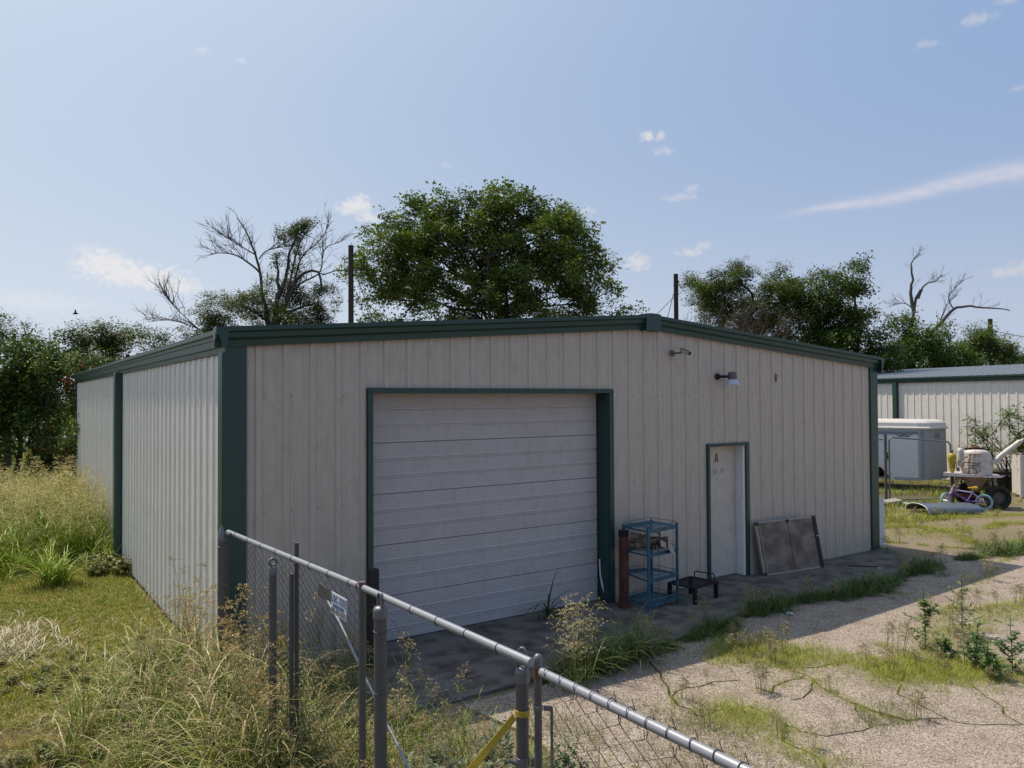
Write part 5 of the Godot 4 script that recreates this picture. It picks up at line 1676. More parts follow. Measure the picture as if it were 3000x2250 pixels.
	bd.box(ydir * -0.024 + fwd * 0.0026, Vector3(0.20, 0.003, 0.001), sb)
	bd.box(ydir * -0.001 + fwd * 0.0026, Vector3(0.20, 0.003, 0.001), sb)
	part("rule", bd, M.sign_blue, sg)
	var bp := thing("metal_plate", "blank pale plate behind the mesh, left of the company sign", "plate", Vector3(-0.075, 1.575, 3.12))
	var bpm := MB.new()
	bpm.box(Vector3.ZERO, Vector3(0.004, 0.10, 0.26), Basis(Vector3.RIGHT, 0.06), 0.001)
	part("plate", bpm, M.lamp_grey, bp)
	# yellow strap tied to the post
	var ys := thing("yellow_strap", "frayed yellow strap tied to the loop capped post and pulled down", "strap", Vector3(-0.055, 0, 5.585))
	var kn := MB.new()
	for k in 3:
		kn.lathe(Vector3(0, 1.515 + 0.011 * k, 0), [Vector2(0.0325, -0.007), Vector2(0.036, -0.004), Vector2(0.0365, 0.004), Vector2(0.0325, 0.007)], 14, Basis(Vector3(1, 0, 0.4).normalized(), 0.12 * (k - 1)))
	part("wrap", kn, M.yellow, ys)
	var stp := MB.new()
	var sa := Vector3(-0.04, 1.51, -0.01)
	var se := Vector3(-0.62, 0.60, -0.62)
	var dirs := (se - sa).normalized()
	var wd := dirs.cross(Vector3(-0.5, 0.2, 0.83)).normalized()
	for j in 6:
		var pts := []
		for k in 12:
			var f := k / 11.0
			var tw2 := 0.5 * sin(f * 5.0 + 0.4)
			var wide := 0.013 + 0.012 * f
			pts.append(sa.lerp(se, f) + Vector3(0, -0.05 * sin(PI * f), 0) + (wd * cos(tw2) + dirs.cross(wd) * sin(tw2)) * (j - 2.5) * wide * 0.38)
		stp.tube(pts, [0.0034], 5, false)
	for k in 40:
		var o := sa.lerp(se, rng.randf_range(0.1, 0.95)) + Vector3(0, -0.03, 0)
		stp.tube([o, o + Vector3(rng.randfn(0, 0.02), rng.randfn(0, 0.02) + 0.01, rng.randfn(0, 0.02)), o + Vector3(rng.randfn(0, 0.035), rng.randfn(0, 0.03) + 0.02, rng.randfn(0, 0.035))], [0.0006], 3, false)
	part("webbing", stp, M.yellow, ys)

# ---------------------------------------------------------------- things by the front wall
func build_front_things() -> void:
	rng.seed = 505
	# wall light
	var L := thing("wall_light", "grey barn style wall light with ribbed lens above the walk door", "light", Vector3(7.74, 3.30, 0.03))
	var a := MB.new()
	a.lathe(Vector3(0.0, 0.03, 0.0), [Vector2(0.0, 0.03), Vector2(0.05, 0.025), Vector2(0.055, 0.0)], 14, Basis(Vector3.RIGHT, PI / 2))
	a.tube([Vector3(0, 0.03, 0.02), Vector3(0.03, 0.03, 0.09), Vector3(0.1, 0.03, 0.15)], [0.022], 8)
	part("arm", a, M.black_iron, L)
	var hd := MB.new()
	hd.lathe(Vector3(0.13, 0, 0.20), [Vector2(0.070, -0.02), Vector2(0.071, 0.0), Vector2(0.069, 0.08), Vector2(0.055, 0.10), Vector2(0.03, 0.106), Vector2(0.0, 0.108)], 20)
	part("housing", hd, M.lamp_grey, L)
	var ln := MB.new()
	var rp := []
	for s in 48:
		var g := TAU * s / 48
		var k := 1.0 + 0.03 * (s % 2)
		var g2 := TAU * (s + 1) / 48
		var k2 := 1.0 + 0.03 * ((s + 1) % 2)
		var c := Vector3(0.13, 0, 0.20)
		ln.quad(c + Vector3(cos(g) * 0.112 * k, -0.105, sin(g) * 0.112 * k), c + Vector3(cos(g) * 0.076 * k, -0.02, sin(g) * 0.076 * k), c + Vector3(cos(g2) * 0.076 * k2, -0.02, sin(g2) * 0.076 * k2), c + Vector3(cos(g2) * 0.112 * k2, -0.105, sin(g2) * 0.112 * k2))
	part("lens", ln, M.lens, L)
	# camera
	var C := thing("security_camera", "small beige security camera high on the front wall near the ridge", "camera", Vector3(6.70, 3.68, 0.03))
	var cm := MB.new()
	cm.box(Vector3(0, 0, 0.015), Vector3(0.07, 0.085, 0.03), Basis.IDENTITY, 0.006)
	cm.rod(Vector3(0, 0, 0.02), Vector3(0.05, 0.0, 0.15), 0.014, 8)
	part("bracket", cm, M.lamp_grey, C)
	var cb := MB.new()
	var bsx := Basis(Vector3(0.80, -0.30, 0.52).normalized(), Vector3(0.25, 0.95, 0.16).normalized(), Vector3(-0.5, 0.0, 0.85).normalized()).orthonormalized()
	cb.box(Vector3(0.10, 0.02, 0.17), Vector3(0.13, 0.06, 0.06), bsx, 0.008)
	cb.box(Vector3(0.095, 0.058, 0.168), Vector3(0.15, 0.006, 0.075), bsx)
	part("body", cb, M.cream, C)
	var cl := MB.new()
	cl.tube([Vector3(0.10, 0.02, 0.17) + bsx.x * 0.06, Vector3(0.10, 0.02, 0.17) + bsx.x * 0.10], [0.026, 0.028], 12)
	part("lens", cl, M.black_iron, C)
	# bare hook where a fixture was
	var hk := thing("rusty_bracket", "small rusty bracket screwed high on the front wall, right of the light", "bracket", Vector3(9.28, 3.33, 0.006))
	var hm := MB.new()
	hm.box(Vector3(0, 0, 0.004), Vector3(0.035, 0.15, 0.008), Basis(Vector3.BACK, 0.05), 0.002)
	hm.tube([Vector3(0.01, 0.05, 0.0), Vector3(0.03, 0.03, 0.03), Vector3(-0.02, 0.0, 0.03), Vector3(0.01, -0.05, 0.01)], [0.005], 6)
	part("plate", hm, mat(lin(0.25, 0.15, 0.05), 0.7), hk)
	# bollards
	var rp2 := thing("red_post", "red painted steel post beside the blue wire rack", "post", Vector3(5.39, 0, 0.33))
	var r1 := MB.new()
	r1.bx(-0.055, 0.055, -0.05, 1.10, -0.05, 0.05, 0.006)
	part("shaft", r1, M.red, rp2)
	var r2 := MB.new()
	r2.bx(-0.057, 0.057, 1.02, 1.112, -0.052, 0.052, 0.006)
	part("dark_top", r2, M.black_iron, rp2)
	var dp := thing("dark_post", "dark brown steel post guarding the left side of the garage door", "post", Vector3(1.45, 0, 0.55))
	var d1 := MB.new()
	d1.bx(-0.055, 0.055, -0.05, 1.105, -0.05, 0.05, 0.006)
	part("shaft", d1, M.brown_iron, dp)
	var d2 := MB.new()
	d2.bx(-0.09, 0.10, 0.0, 0.03, -0.09, 0.10, 0.008)
	part("concrete_foot", d2, M.concrete, dp)
	# blue wire rack
	var rk := thing("wire_rack", "blue four tier wire shelving rack standing left of the walk door", "rack", Vector3.ZERO)
	var FL := Vector3(5.55, 0, 0.66)
	var FR := Vector3(6.18, 0, 0.60)
	var BLc := Vector3(5.47, 0, 0.24)
	var BR := Vector3(6.10, 0, 0.16)
	for q in [FL, FR, BLc, BR]:
		var p := MB.new()
		p.box(q + Vector3(0, 0.585, 0), Vector3(0.034, 1.19, 0.034), Basis(Vector3.UP, 0.1), 0.004)
		part("corner_post", p, M.blue, rk)
	for y in [1.135, 0.80, 0.44, 0.10]:
		var s := MB.new()
		var tilt := 0.05 if y == 0.44 else 0.0
		var c := [FL + Vector3(0, y, 0), FR + Vector3(0, y + 0.01, 0), BR + Vector3(0, y + 0.02, 0), BLc + Vector3(0, y + 0.02 + tilt, 0)]
		for k in 4:
			var u: Vector3 = c[k]
			var w: Vector3 = c[(k + 1) % 4]
			var mid := (u + w) * 0.5
			var d := (w - u)
			s.box(mid + Vector3(0, -0.02, 0), Vector3(d.length(), 0.055 if k % 2 == 0 else 0.022, 0.010), Basis(d.normalized(), Vector3.UP, d.normalized().cross(Vector3.UP)).orthonormalized())
			s.rod(u + Vector3(0, 0.05, 0), w + Vector3(0, 0.05 if y != 0.10 else 0.045, 0), 0.004, 5)
		part("shelf_frame", s, M.blue, rk)
		var ww := MB.new()
		for k in 15:
			var f := (k + 0.5) / 15.0
			ww.rod(c[0].lerp(c[1], f) + Vector3(0, 0.012, 0), c[3].lerp(c[2], f) + Vector3(0, 0.012, 0), 0.0026, 4)
		for k in 3:
			var f := (k + 0.5) / 3.0
			ww.rod(c[0].lerp(c[3], f) + Vector3(0, 0.006, 0), c[1].lerp(c[2], f) + Vector3(0, 0.006, 0), 0.004, 4)
		part("shelf_wires", ww, M.blue_pale, rk)
	# torn boxes on the rack
	var bx1 := thing("cardboard_box", "stained torn cardboard box slumped on the left of the rack's second shelf", "box", Vector3(5.66, 0.86, 0.42))
	var b1 := MB.new()
	var bb := Basis.from_euler(Vector3(0.15, 0.35, -0.22))
	b1.box(Vector3(0, 0.07, 0), Vector3(0.30, 0.20, 0.26), bb, 0.006)
	part("carton", b1, M.card, bx1)
	var f1 := MB.new()
	f1.box(bb * Vector3(0.12, -0.01, 0.20) + Vector3(0, 0.02, 0), Vector3(0.14, 0.16, 0.006), bb * Basis.from_euler(Vector3(-0.4, 0.3, 0.3)))
	f1.box(bb * Vector3(-0.02, 0.20, 0.12) + Vector3(0, 0.02, 0), Vector3(0.26, 0.006, 0.12), bb * Basis.from_euler(Vector3(0.5, 0.0, 0.1)))
	part("flap", f1, M.card_pale, bx1)
	var bx2 := thing("cardboard_box", "open cardboard box with hanging flap on the right of the rack's second shelf", "box", Vector3(5.90, 0.84, 0.46))
	var b2 := MB.new()
	var b2b := Basis.from_euler(Vector3(0.1, -0.3, 0.12))
	for q in [[Vector3(0, 0.09, -0.11), Vector3(0.28, 0.17, 0.006)], [Vector3(0, 0.09, 0.11), Vector3(0.28, 0.15, 0.006)], [Vector3(-0.14, 0.09, 0), Vector3(0.006, 0.17, 0.22)], [Vector3(0, 0.01, 0), Vector3(0.28, 0.006, 0.22)]]:
		b2.box(b2b * q[0], q[1], b2b)
	part("carton", b2, M.card, bx2)
	var f2 := MB.new()
	f2.box(Vector3(0.10, -0.01, 0.20), Vector3(0.15, 0.19, 0.005), Basis.from_euler(Vector3(-0.35, 0.5, 0.75)))
	f2.box(Vector3(-0.02, 0.06, 0.17), Vector3(0.12, 0.10, 0.005), Basis.from_euler(Vector3(-0.5, 0.2, -0.5)))
	part("flap", f2, M.card_pale, bx2)
	# low grill table
	var gt := thing("grill_table", "low black iron table with mesh top and a rear handle", "table", Vector3.ZERO)
	var tl := [Vector3(6.33, 0.245, 0.80), Vector3(6.90, 0.25, 0.72), Vector3(6.78, 0.26, 0.30), Vector3(6.22, 0.26, 0.38)]
	var fr := MB.new()
	for k in 4:
		var d: Vector3 = tl[(k + 1) % 4] - tl[k]
		fr.box((tl[k] + tl[(k + 1) % 4]) * 0.5, Vector3(d.length() + 0.02, 0.022, 0.022), Basis(d.normalized(), Vector3.UP, d.normalized().cross(Vector3.UP)).orthonormalized())
	part("frame", fr, M.black_iron, gt)
	for k in 4:
		var g := MB.new()
		var inx: Vector3 = tl[k].lerp((tl[0] + tl[2]) * 0.5, 0.06)
		g.box(Vector3(inx.x, 0.12, inx.z), Vector3(0.052, 0.24, 0.052), Basis(Vector3.UP, 0.15), 0.004)
		part("leg", g, M.black_iron, gt)
	var gm := MB.new()
	for k in 17:
		var f := (k + 0.5) / 17.0
		for e in [[tl[0], tl[1], tl[3], tl[2]], [tl[0], tl[3], tl[1], tl[2]]]:
			gm.rod(e[0].lerp(e[1], f) + Vector3(0, 0.008, 0), e[2].lerp(e[3], f) + Vector3(0, 0.008, 0), 0.0036, 4)
	part("mesh_top", gm, M.black_iron, gt)
	var gh := MB.new()
	var ha := Vector3(6.80, 0.25, 0.36)
	var hb := Vector3(6.90, 0.25, 0.66)
	gh.tube([ha, ha + Vector3(0, 0.09, 0), ha.lerp(hb, 0.06) + Vector3(0, 0.105, 0), ha.lerp(hb, 0.94) + Vector3(0, 0.105, 0), hb + Vector3(0, 0.09, 0), hb], [0.009], 8)
	part("handle", gh, M.black_iron, gt)
	# stained panel leaning on the wall
	var pn := thing("leaning_panel", "large stained brown panel with dark right edge leaning on the wall", "panel", Vector3(9.30, 0, 0.33))
	var ex := Vector3(1.40, 0.0, 0.17).normalized()
	var up := (Vector3(8.52, 0.93, 0.09) - Vector3(8.62, 0.0, 0.20)).normalized()
	up = (up - ex * up.dot(ex) * 0.0).normalized()
	var nz := ex.cross(up).normalized()
	var pb := Basis(ex, up, nz)
	var o := Vector3(8.62, 0.01, 0.21) - Vector3(9.30, 0, 0.33)
	var pw := 1.42
	var ph := 0.90
	var bd := MB.new()
	bd.box(o + ex * pw * 0.5 + up * ph * 0.5, Vector3(pw - 0.06, ph - 0.04, 0.025), pb)
	part("board", bd, M.stained, pn)
	var ed := MB.new()
	ed.box(o + ex * 0.02 + up * ph * 0.5, Vector3(0.035, ph, 0.045), pb, 0.004)
	ed.box(o + ex * 0.085 + up * ph * 0.48 + nz * 0.02, Vector3(0.012, ph * 0.92, 0.012), pb)
	part("side_edge", ed, M.card_pale, pn)
	var e2 := MB.new()
	e2.box(o + ex * (pw - 0.035) + up * ph * 0.5, Vector3(0.085, ph + 0.02, 0.05), pb, 0.004)
	part("side_edge", e2, M.brown_iron, pn)
	var e3 := MB.new()
	for y in [0.012, ph - 0.012]:
		e3.box(o + ex * pw * 0.5 + up * y, Vector3(pw - 0.13, 0.028, 0.04), pb, 0.004)
	part("rim", e3, M.card_pale, pn)
	var e4 := MB.new()
	e4.box(o + ex * pw * 0.52 + up * ph * 0.5 + nz * 0.016, Vector3(0.006, ph - 0.06, 0.004), pb)
	for q in [[0.03, ph - 0.03], [0.03, 0.03], [pw * 0.52, ph - 0.03]]:
		e4.box(o + ex * q[0] + up * q[1] + nz * 0.018, Vector3(0.07, 0.05, 0.02), pb, 0.004)
	part("centre_seam", e4, M.brown_iron, pn)
	var kn := MB.new()
	kn.lathe(o + ex * (pw - 0.035) + up * 0.56 + nz * 0.026, [Vector2(0.0, 0.01), Vector2(0.014, 0.008), Vector2(0.016, 0.0)], 10, Basis(Quaternion(Vector3.UP, nz)))
	part("button", kn, M.chrome, pn)
	# loose stick, white scrap, yellow flower
	var sk := MB.new()
	sk.tube([Vector3(10.42, 0.03, 0.62), Vector3(10.62, 0.025, 0.78), Vector3(10.80, 0.022, 0.94)], [0.011, 0.012, 0.010], 5)
	tag(part("stick", sk, M.wood), "dark stick lying on the concrete right of the leaning panel", "stick")
	var lt := MB.new()
	for q in [[7.02, 1.85, 0.4], [7.06, 1.88, 1.2]]:
		lt.box(Vector3(q[0], 0.015, q[1]), Vector3(0.05, 0.02, 0.03), Basis.from_euler(Vector3(0.3, q[2], 0.2)))
	tag(part("litter_scrap", lt, M.sign_white), "crumpled pale scrap lying on the shaded pavement", "litter")
	var fl := thing("yellow_flower", "single pale yellow flower on the shaded apron edge", "flower", Vector3(9.95, 0.0, 1.45))
	var fs := MB.new()
	fs.tube([Vector3(0, 0, 0), Vector3(0.01, 0.1, 0.0), Vector3(0.0, 0.19, 0.01)], [0.004, 0.003, 0.003], 4)
	part("stem", fs, M.cream, fl)
	var fp := MB.new()
	for k in 9:
		var g := TAU * k / 9
		fp.box(Vector3(cos(g) * 0.016, 0.195, sin(g) * 0.016 + 0.01), Vector3(0.03, 0.006, 0.012), Basis(Vector3.UP, -g))
	part("petals", fp, mat(lin(0.62, 0.55, 0.16), 0.6), fl)
	# white appliance at the right corner
	var ap := thing("washing_machine", "white appliance standing at the right corner of the workshop", "appliance", Vector3(12.60, 0, -0.42))
	var am := MB.new()
	am.bx(-0.20, 0.215, 0.02, 0.93, -0.32, 0.32, 0.012)
	part("cabinet", am, M.appliance, ap)
	var a2 := MB.new()
	a2.bx(-0.20, 0.215, 0.935, 1.09, -0.32, -0.16, 0.012)
	a2.bx(-0.20, 0.215, 0.932, 0.955, -0.16, 0.325, 0.006)
	part("control_panel", a2, M.appliance, ap)

# ---------------------------------------------------------------- yard things on the right
func wheel(parent: Node, c: Vector3, ax: Vector3, R: float, wide: float, tyre: Material, rim: Material, hub := 0.55) -> void:
	var w := Node3D.new()
	w.name = numbered("wheel", parent)
	parent.add_child(w, true)
	var bs := Basis(Quaternion(Vector3.UP, ax.normalized()))
	var t := MB.new()
	var hw := wide * 0.5
	t.lathe(c, [Vector2(R * hub, -hw * 0.8), Vector2(R * 0.86, -hw), Vector2(R * 0.97, -hw * 0.75), Vector2(R, -hw * 0.3), Vector2(R, hw * 0.3), Vector2(R * 0.97, hw * 0.75), Vector2(R * 0.86, hw), Vector2(R * hub, hw * 0.8), Vector2(R * hub, -hw * 0.8)], 26, bs)
	part("tyre", t, tyre, w)
	var r := MB.new()
	r.lathe(c, [Vector2(0.0, -hw * 0.3), Vector2(R * 0.18, -hw * 0.35), Vector2(R * 0.3, -hw * 0.1), Vector2(R * hub, -hw * 0.7), Vector2(R * hub * 1.01, hw * 0.7), Vector2(R * 0.3, hw * 0.2), Vector2(R * 0.18, hw * 0.5), Vector2(0.0, hw * 0.5)], 20, bs)
	part("rim", r, rim, w)

func build_yard() -> void:
	rng.seed = 606
	# horse trailer: local x runs to the picture's right, z towards the camera
	var tr := thing("horse_trailer", "old grey metal horse trailer with rounded white roof", "trailer", Vector3(22.9, 0, -4.75), -deg_to_rad(60))
	var plan := [Vector2(-2.9, -1.6), Vector2(-2.9, 0.0), Vector2(0.0, 0.0), Vector2(0.30, -0.12), Vector2(0.86, -0.95), Vector2(0.86, -1.2), Vector2(0.30, -1.72), Vector2(0.0, -1.8)]
	var names := ["rear_door", "side_wall", "nose_corner", "nose_panel", "nose_panel", "nose_panel", "nose_corner", "side_wall"]
	for k in plan.size():
		var p: Vector2 = plan[k]
		var q: Vector2 = plan[(k + 1) % plan.size()]
		var y0 := 0.30
		var mb := MB.new()
		var inx := 0.0 if k < 2 else 0.02
		if k == 1:   # side wall with the cut-away in front of the wheel
			var out := [Vector2(-2.9, 1.93), Vector2(0.0, 1.95), Vector2(0.0, 0.28), Vector2(-0.80, 0.28), Vector2(-0.93, 0.48), Vector2(-1.10, 0.72), Vector2(-2.9, 0.72)]
			mb.sweep(out, [Vector3(0, 0, 0.0), Vector3(0, 0, -0.03)], Vector3.RIGHT, Vector3.UP)
		else:
			mb.quad(Vector3(p.x, y0, p.y), Vector3(q.x, y0 + 0.05 * float(k == 3), q.y), Vector3(q.x - inx, 1.95, q.y), Vector3(p.x - inx, 1.95, p.y))
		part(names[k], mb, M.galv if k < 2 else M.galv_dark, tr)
	var fl := MB.new()
	fl.prism(PackedVector2Array(plan), 0.30, 0.36)
	part("floor", fl, M.galv_dark, tr)
	var seam := MB.new()
	seam.box(Vector3(0.02, 1.12, 0.010), Vector3(0.05, 1.66, 0.012))
	seam.box(Vector3(0.16, 1.12, -0.035), Vector3(0.03, 1.62, 0.012), Basis(Vector3.UP, 0.38))
	seam.box(Vector3(-1.45, 1.90, 0.010), Vector3(2.9, 0.03, 0.012))
	seam.box(Vector3(-0.42, 0.33, 0.012), Vector3(0.80, 0.09, 0.014))
	part("seam_strip", seam, M.galv_dark, tr)
	var tb := MB.new()
	tb.box(Vector3(-1.45, 1.82, 0.012), Vector3(2.9, 0.09, 0.008))
	part("blue_band", tb, mat(lin(0.17, 0.205, 0.255), 0.4, 0.1), tr)
	var fen := MB.new()
	fen.sweep([Vector2(-3.1, 0.70), Vector2(-1.12, 0.70), Vector2(-0.86, 0.40), Vector2(-0.78, 0.26), Vector2(-0.70, 0.30), Vector2(-0.80, 0.48), Vector2(-1.04, 0.80), Vector2(-3.1, 0.80)], [Vector3(0, 0, 0.17), Vector3(0, 0, 0.005)], Vector3.RIGHT, Vector3.UP)
	part("fender", fen, M.white_paint, tr)
	# domed roof
	var rf := MB.new()
	var ringsn := [[0.04, 1.94], [0.045, 1.985], [0.0, 2.03], [-0.03, 2.14], [-0.10, 2.20], [-0.26, 2.235], [-0.6, 2.25]]
	var cen := Vector2(-1.0, -0.9)
	var rp := PackedVector2Array(plan)
	var prev := []
	for rr in ringsn:
		var cur := []
		for p in rp:
			var d: Vector2 = (p - cen)
			var k := 1.0 + float(rr[0]) / maxf(absf(d.y), 0.6) * 0.9
			var l := 1.0 + float(rr[0]) / d.length() * 1.0
			cur.append(Vector3(cen.x + d.x * l, rr[1] + (0.02 if p.x < -1 else 0.0), cen.y + d.y * k))
		if prev.size():
			for i in cur.size():
				var j := (i + 1) % cur.size()
				rf.quad(prev[i], prev[j], cur[j], cur[i])
		prev = cur
	for i in range(1, prev.size() - 1):
		rf.tri(prev[0], prev[i], prev[i + 1])
	part("roof", rf, M.white_paint, tr)
	var rv := MB.new()
	for k in 12:
		rv.box(Vector3(-2.7 + 0.24 * k, 1.965, 0.048), Vector3(0.012, 0.012, 0.012))
	tag(part("rivets", rv, M.galv_dark, tr), "", "", "", "stuff")
	var hn := MB.new()
	hn.tube([Vector3(-0.88, 0.92, 0.02), Vector3(-0.90, 1.0, 0.05), Vector3(-0.93, 1.10, 0.05), Vector3(-0.91, 1.16, 0.04), Vector3(-0.86, 1.15, 0.03)], [0.020, 0.024, 0.024, 0.022, 0.02], 7)
	part("handle", hn, M.rubber, tr)
	# winged emblem and the red script on the nose
	var em := MB.new()
	for s in [-1.0, 1.0]:
		for k in 4:
			em.box(Vector3(-0.42 + s * (0.07 + 0.045 * k), 1.715 - 0.012 * k + 0.010 * k * k, 0.006), Vector3(0.07, 0.018, 0.004), Basis(Vector3.BACK, s * (-0.25 + 0.22 * k)))
	em.box(Vector3(-0.42, 1.765, 0.006), Vector3(0.05, 0.03, 0.004), Basis(Vector3.BACK, 0.78))
	part("emblem", em, M.black_iron, tr)
	letters("lettering", "M & M", 0.04, M.black_iron, tr, Vector3(-0.42, 1.765, 0.007))
	letters("lettering", "TRAILERS", 0.045, M.black_iron, tr, Vector3(-0.42, 1.715, 0.007))
	var nb := Basis(Vector3(0.56, 0, -0.83).normalized(), Vector3.UP, Vector3(0.83, 0, 0.56).normalized())
	M.red_script = mat(lin(0.30, 0.16, 0.15), 0.6)
	letters("lettering", "RX", 0.15, M.red_script, tr, Vector3(0.565, 1.72, -0.50) + nb.z * 0.012, nb, "Droid Serif")
	wheel(tr, Vector3(-1.55, 0.30, 0.02), Vector3.BACK, 0.33, 0.2, M.rubber, M.white_paint)
	wheel(tr, Vector3(-2.35, 0.30, 0.02), Vector3.BACK, 0.33, 0.2, M.rubber, M.white_paint)
	var tg := MB.new()
	tg.box(Vector3(1.35, 0.36, -1.08), Vector3(1.1, 0.08, 0.08))
	tg.rod(Vector3(1.8, 0.36, -1.08), Vector3(1.8, -0.05, -1.08), 0.03, 8)
	part("tongue", tg, M.galv_dark, tr)
	# yard gate and fence
	var gd := (Vector3(20.48, 0, -2.58) - Vector3(19.12, 0, -3.60)).normalized()
	var yp := thing("fence_post", "steel post carrying the small yard gate beside the trailer", "post", Vector3(19.05, 0, -3.65))
	var ypm := MB.new()
	ypm.tube([Vector3(0, -0.1, 0), Vector3(0, 1.95, 0)], [0.038], 12)
	part("shaft", ypm, M.pipe, yp)
	var yg := thing("yard_gate", "round cornered chain link gate standing before the trailer", "gate", Vector3(19.13, 0, -3.59))
	var L := 1.70
	var gf := MB.new()
	var pts := [Vector3(0, 0.05, 0)]
	for k in 6:
		var g := PI * 0.5 * k / 5.0
		pts.append(gd * (0.12 - 0.12 * cos(g)) + Vector3(0, 1.72 + 0.12 * sin(g), 0))
	for k in 6:
		var g := PI * 0.5 * (1.0 - k / 5.0)
		pts.append(gd * (L - 0.12 + 0.12 * cos(g)) + Vector3(0, 1.60 + 0.12 * sin(g), 0))
	pts.append(gd * L + Vector3(0, 0.12, 0))
	pts.append(gd * 0.01 + Vector3(0, 0.06, 0))
	gf.tube(pts, [0.023], 10)
	part("frame", gf, M.cap, yg)
	chain_link(yg, gd * 0.03, gd, L - 0.1, 0.10, 1.68, M.wire_light, 0.0022, 0.075, 0.003)
	var yf := thing("chain_link_fence", "short stretch of chain link fence left of the yard gate", "fence", Vector3(19.0, 0, -3.70))
	var yfm := MB.new()
	yfm.rod(Vector3(0, 1.78, 0), -gd * 3.0 + Vector3(0, 1.80, 0), 0.021, 8)
	part("top_rail", yfm, M.cap, yf)
	var yfp := MB.new()
	yfp.rod(-gd * 3.0 + Vector3(0, -0.1, 0), -gd * 3.0 + Vector3(0, 1.85, 0), 0.03, 8)
	part("upright", yfp, M.pipe, yf)
	chain_link(yf, -gd * 2.95, gd, 2.9, 0.05, 1.78, M.wire_light, 0.0022, 0.075, 0.003)
	# sprayer cart: local x to the picture's right
	var ct := thing("tank_cart", "rusty white tank cart with pipework, hopper and big tyres", "cart", Vector3(20.35, 0, -1.85), -deg_to_rad(55))
	var bl := MB.new()
	bl.lathe(Vector3(0.02, 0.87, 0), [Vector2(0.385, 0.0), Vector2(0.39, 0.05), Vector2(0.37, 0.56), Vector2(0.35, 0.63), Vector2(0.28, 0.67), Vector2(0.12, 0.685), Vector2(0.0, 0.69)], 26)
	part("tank", bl, M.tank, ct)
	var ct2 := MB.new()
	ct2.lathe(Vector3(-0.36, 1.08, 0.10), [Vector2(0.0, -0.02), Vector2(0.06, 0.0), Vector2(0.085, 0.05), Vector2(0.085, 0.42), Vector2(0.06, 0.49), Vector2(0.0, 0.51)], 16)
	part("side_cylinder", ct2, M.tank, ct)
	var lid := MB.new()
	lid.lathe(Vector3(0.02, 1.55, 0), [Vector2(0.16, 0.0), Vector2(0.16, 0.03), Vector2(0.10, 0.05), Vector2(0.09, 0.09), Vector2(0.0, 0.095)], 16)
	lid.box(Vector3(-0.03, 1.65, 0.02), Vector3(0.12, 0.03, 0.03))
	part("lid", lid, M.rust, ct)
	var hs := MB.new()
	for j in 3:
		hs.tube([Vector3(-0.28, 1.54 + 0.012 * j, 0.14), Vector3(0.0, 1.575 + 0.015 * j, 0.2), Vector3(0.28, 1.54 + 0.01 * j, 0.18), Vector3(0.40, 1.42 - 0.02 * j, 0.12), Vector3(0.43, 1.24, 0.06)], [0.015], 6)
	hs.tube([Vector3(-0.20, 1.12, 0.42), Vector3(0.02, 1.15, 0.48), Vector3(0.03, 0.98, 0.50), Vector3(-0.12, 0.93, 0.50), Vector3(-0.30, 0.90, 0.42)], [0.011], 6)
	part("hose", hs, M.rubber, ct)
	var deck := MB.new()
	deck.prism(PackedVector2Array([Vector2(-0.82, 0.30), Vector2(-0.30, 0.50), Vector2(0.45, 0.50), Vector2(0.62, 0.25), Vector2(0.62, -0.45), Vector2(-0.45, -0.45)]), 0.82, 0.868, Vector2(-0.06, 0.0))
	part("deck", deck, M.tank, ct)
	var hp := MB.new()
	hp.lathe(Vector3(-0.02, 0.38, 0.02), [Vector2(0.10, 0.0), Vector2(0.14, 0.08), Vector2(0.36, 0.44)], 14)
	part("hopper", hp, M.tank_rusty, ct)
	var ch := MB.new()
	ch.tube([Vector3(0.40, 1.18, 0.12), Vector3(0.62, 1.40, 0.10), Vector3(1.05, 1.77, 0.06), Vector3(1.09, 1.79, 0.06), Vector3(1.15, 1.86, 0.05)], [0.065, 0.075, 0.07, 0.045, 0.012], 12)
	part("spout", ch, M.tank, ct)
	var pp := MB.new()
	for q in [[Vector3(-0.19, 1.26, 0.42), Vector3(-0.19, 1.43, 0.42)], [Vector3(-0.19, 1.43, 0.42), Vector3(0.05, 1.44, 0.42)], [Vector3(-0.08, 1.43, 0.42), Vector3(-0.08, 1.34, 0.42)], [Vector3(-0.34, 1.21, 0.40), Vector3(0.02, 1.20, 0.42)], [Vector3(-0.22, 1.30, 0.42), Vector3(-0.22, 0.96, 0.42)], [Vector3(-0.32, 1.36, 0.36), Vector3(-0.24, 1.36, 0.42)], [Vector3(-0.30, 1.02, 0.42), Vector3(-0.10, 1.10, 0.44)], [Vector3(-0.34, 1.21, 0.40), Vector3(-0.34, 1.08, 0.40)]]:
		pp.rod(q[0], q[1], 0.016, 7)
	for q in [Vector3(-0.19, 1.43, 0.42), Vector3(0.05, 1.44, 0.42), Vector3(-0.34, 1.21, 0.40), Vector3(-0.22, 1.24, 0.42), Vector3(0.02, 1.20, 0.42), Vector3(-0.28, 1.36, 0.39), Vector3(-0.22, 0.96, 0.42), Vector3(-0.1, 1.2, 0.42)]:
		pp.lathe(q, [Vector2(0.0, -0.032), Vector2(0.028, -0.024), Vector2(0.032, 0.0), Vector2(0.028, 0.024), Vector2(0.0, 0.032)], 8)
	part("pipework", pp, M.brass, ct)
	var ga := MB.new()
	ring(ga, Vector3(-0.14, 0.96, 0.47), Vector3.BACK, 0.10, 0.012, 16, 5)
	part("hose_reel", ga, M.pipe, ct)
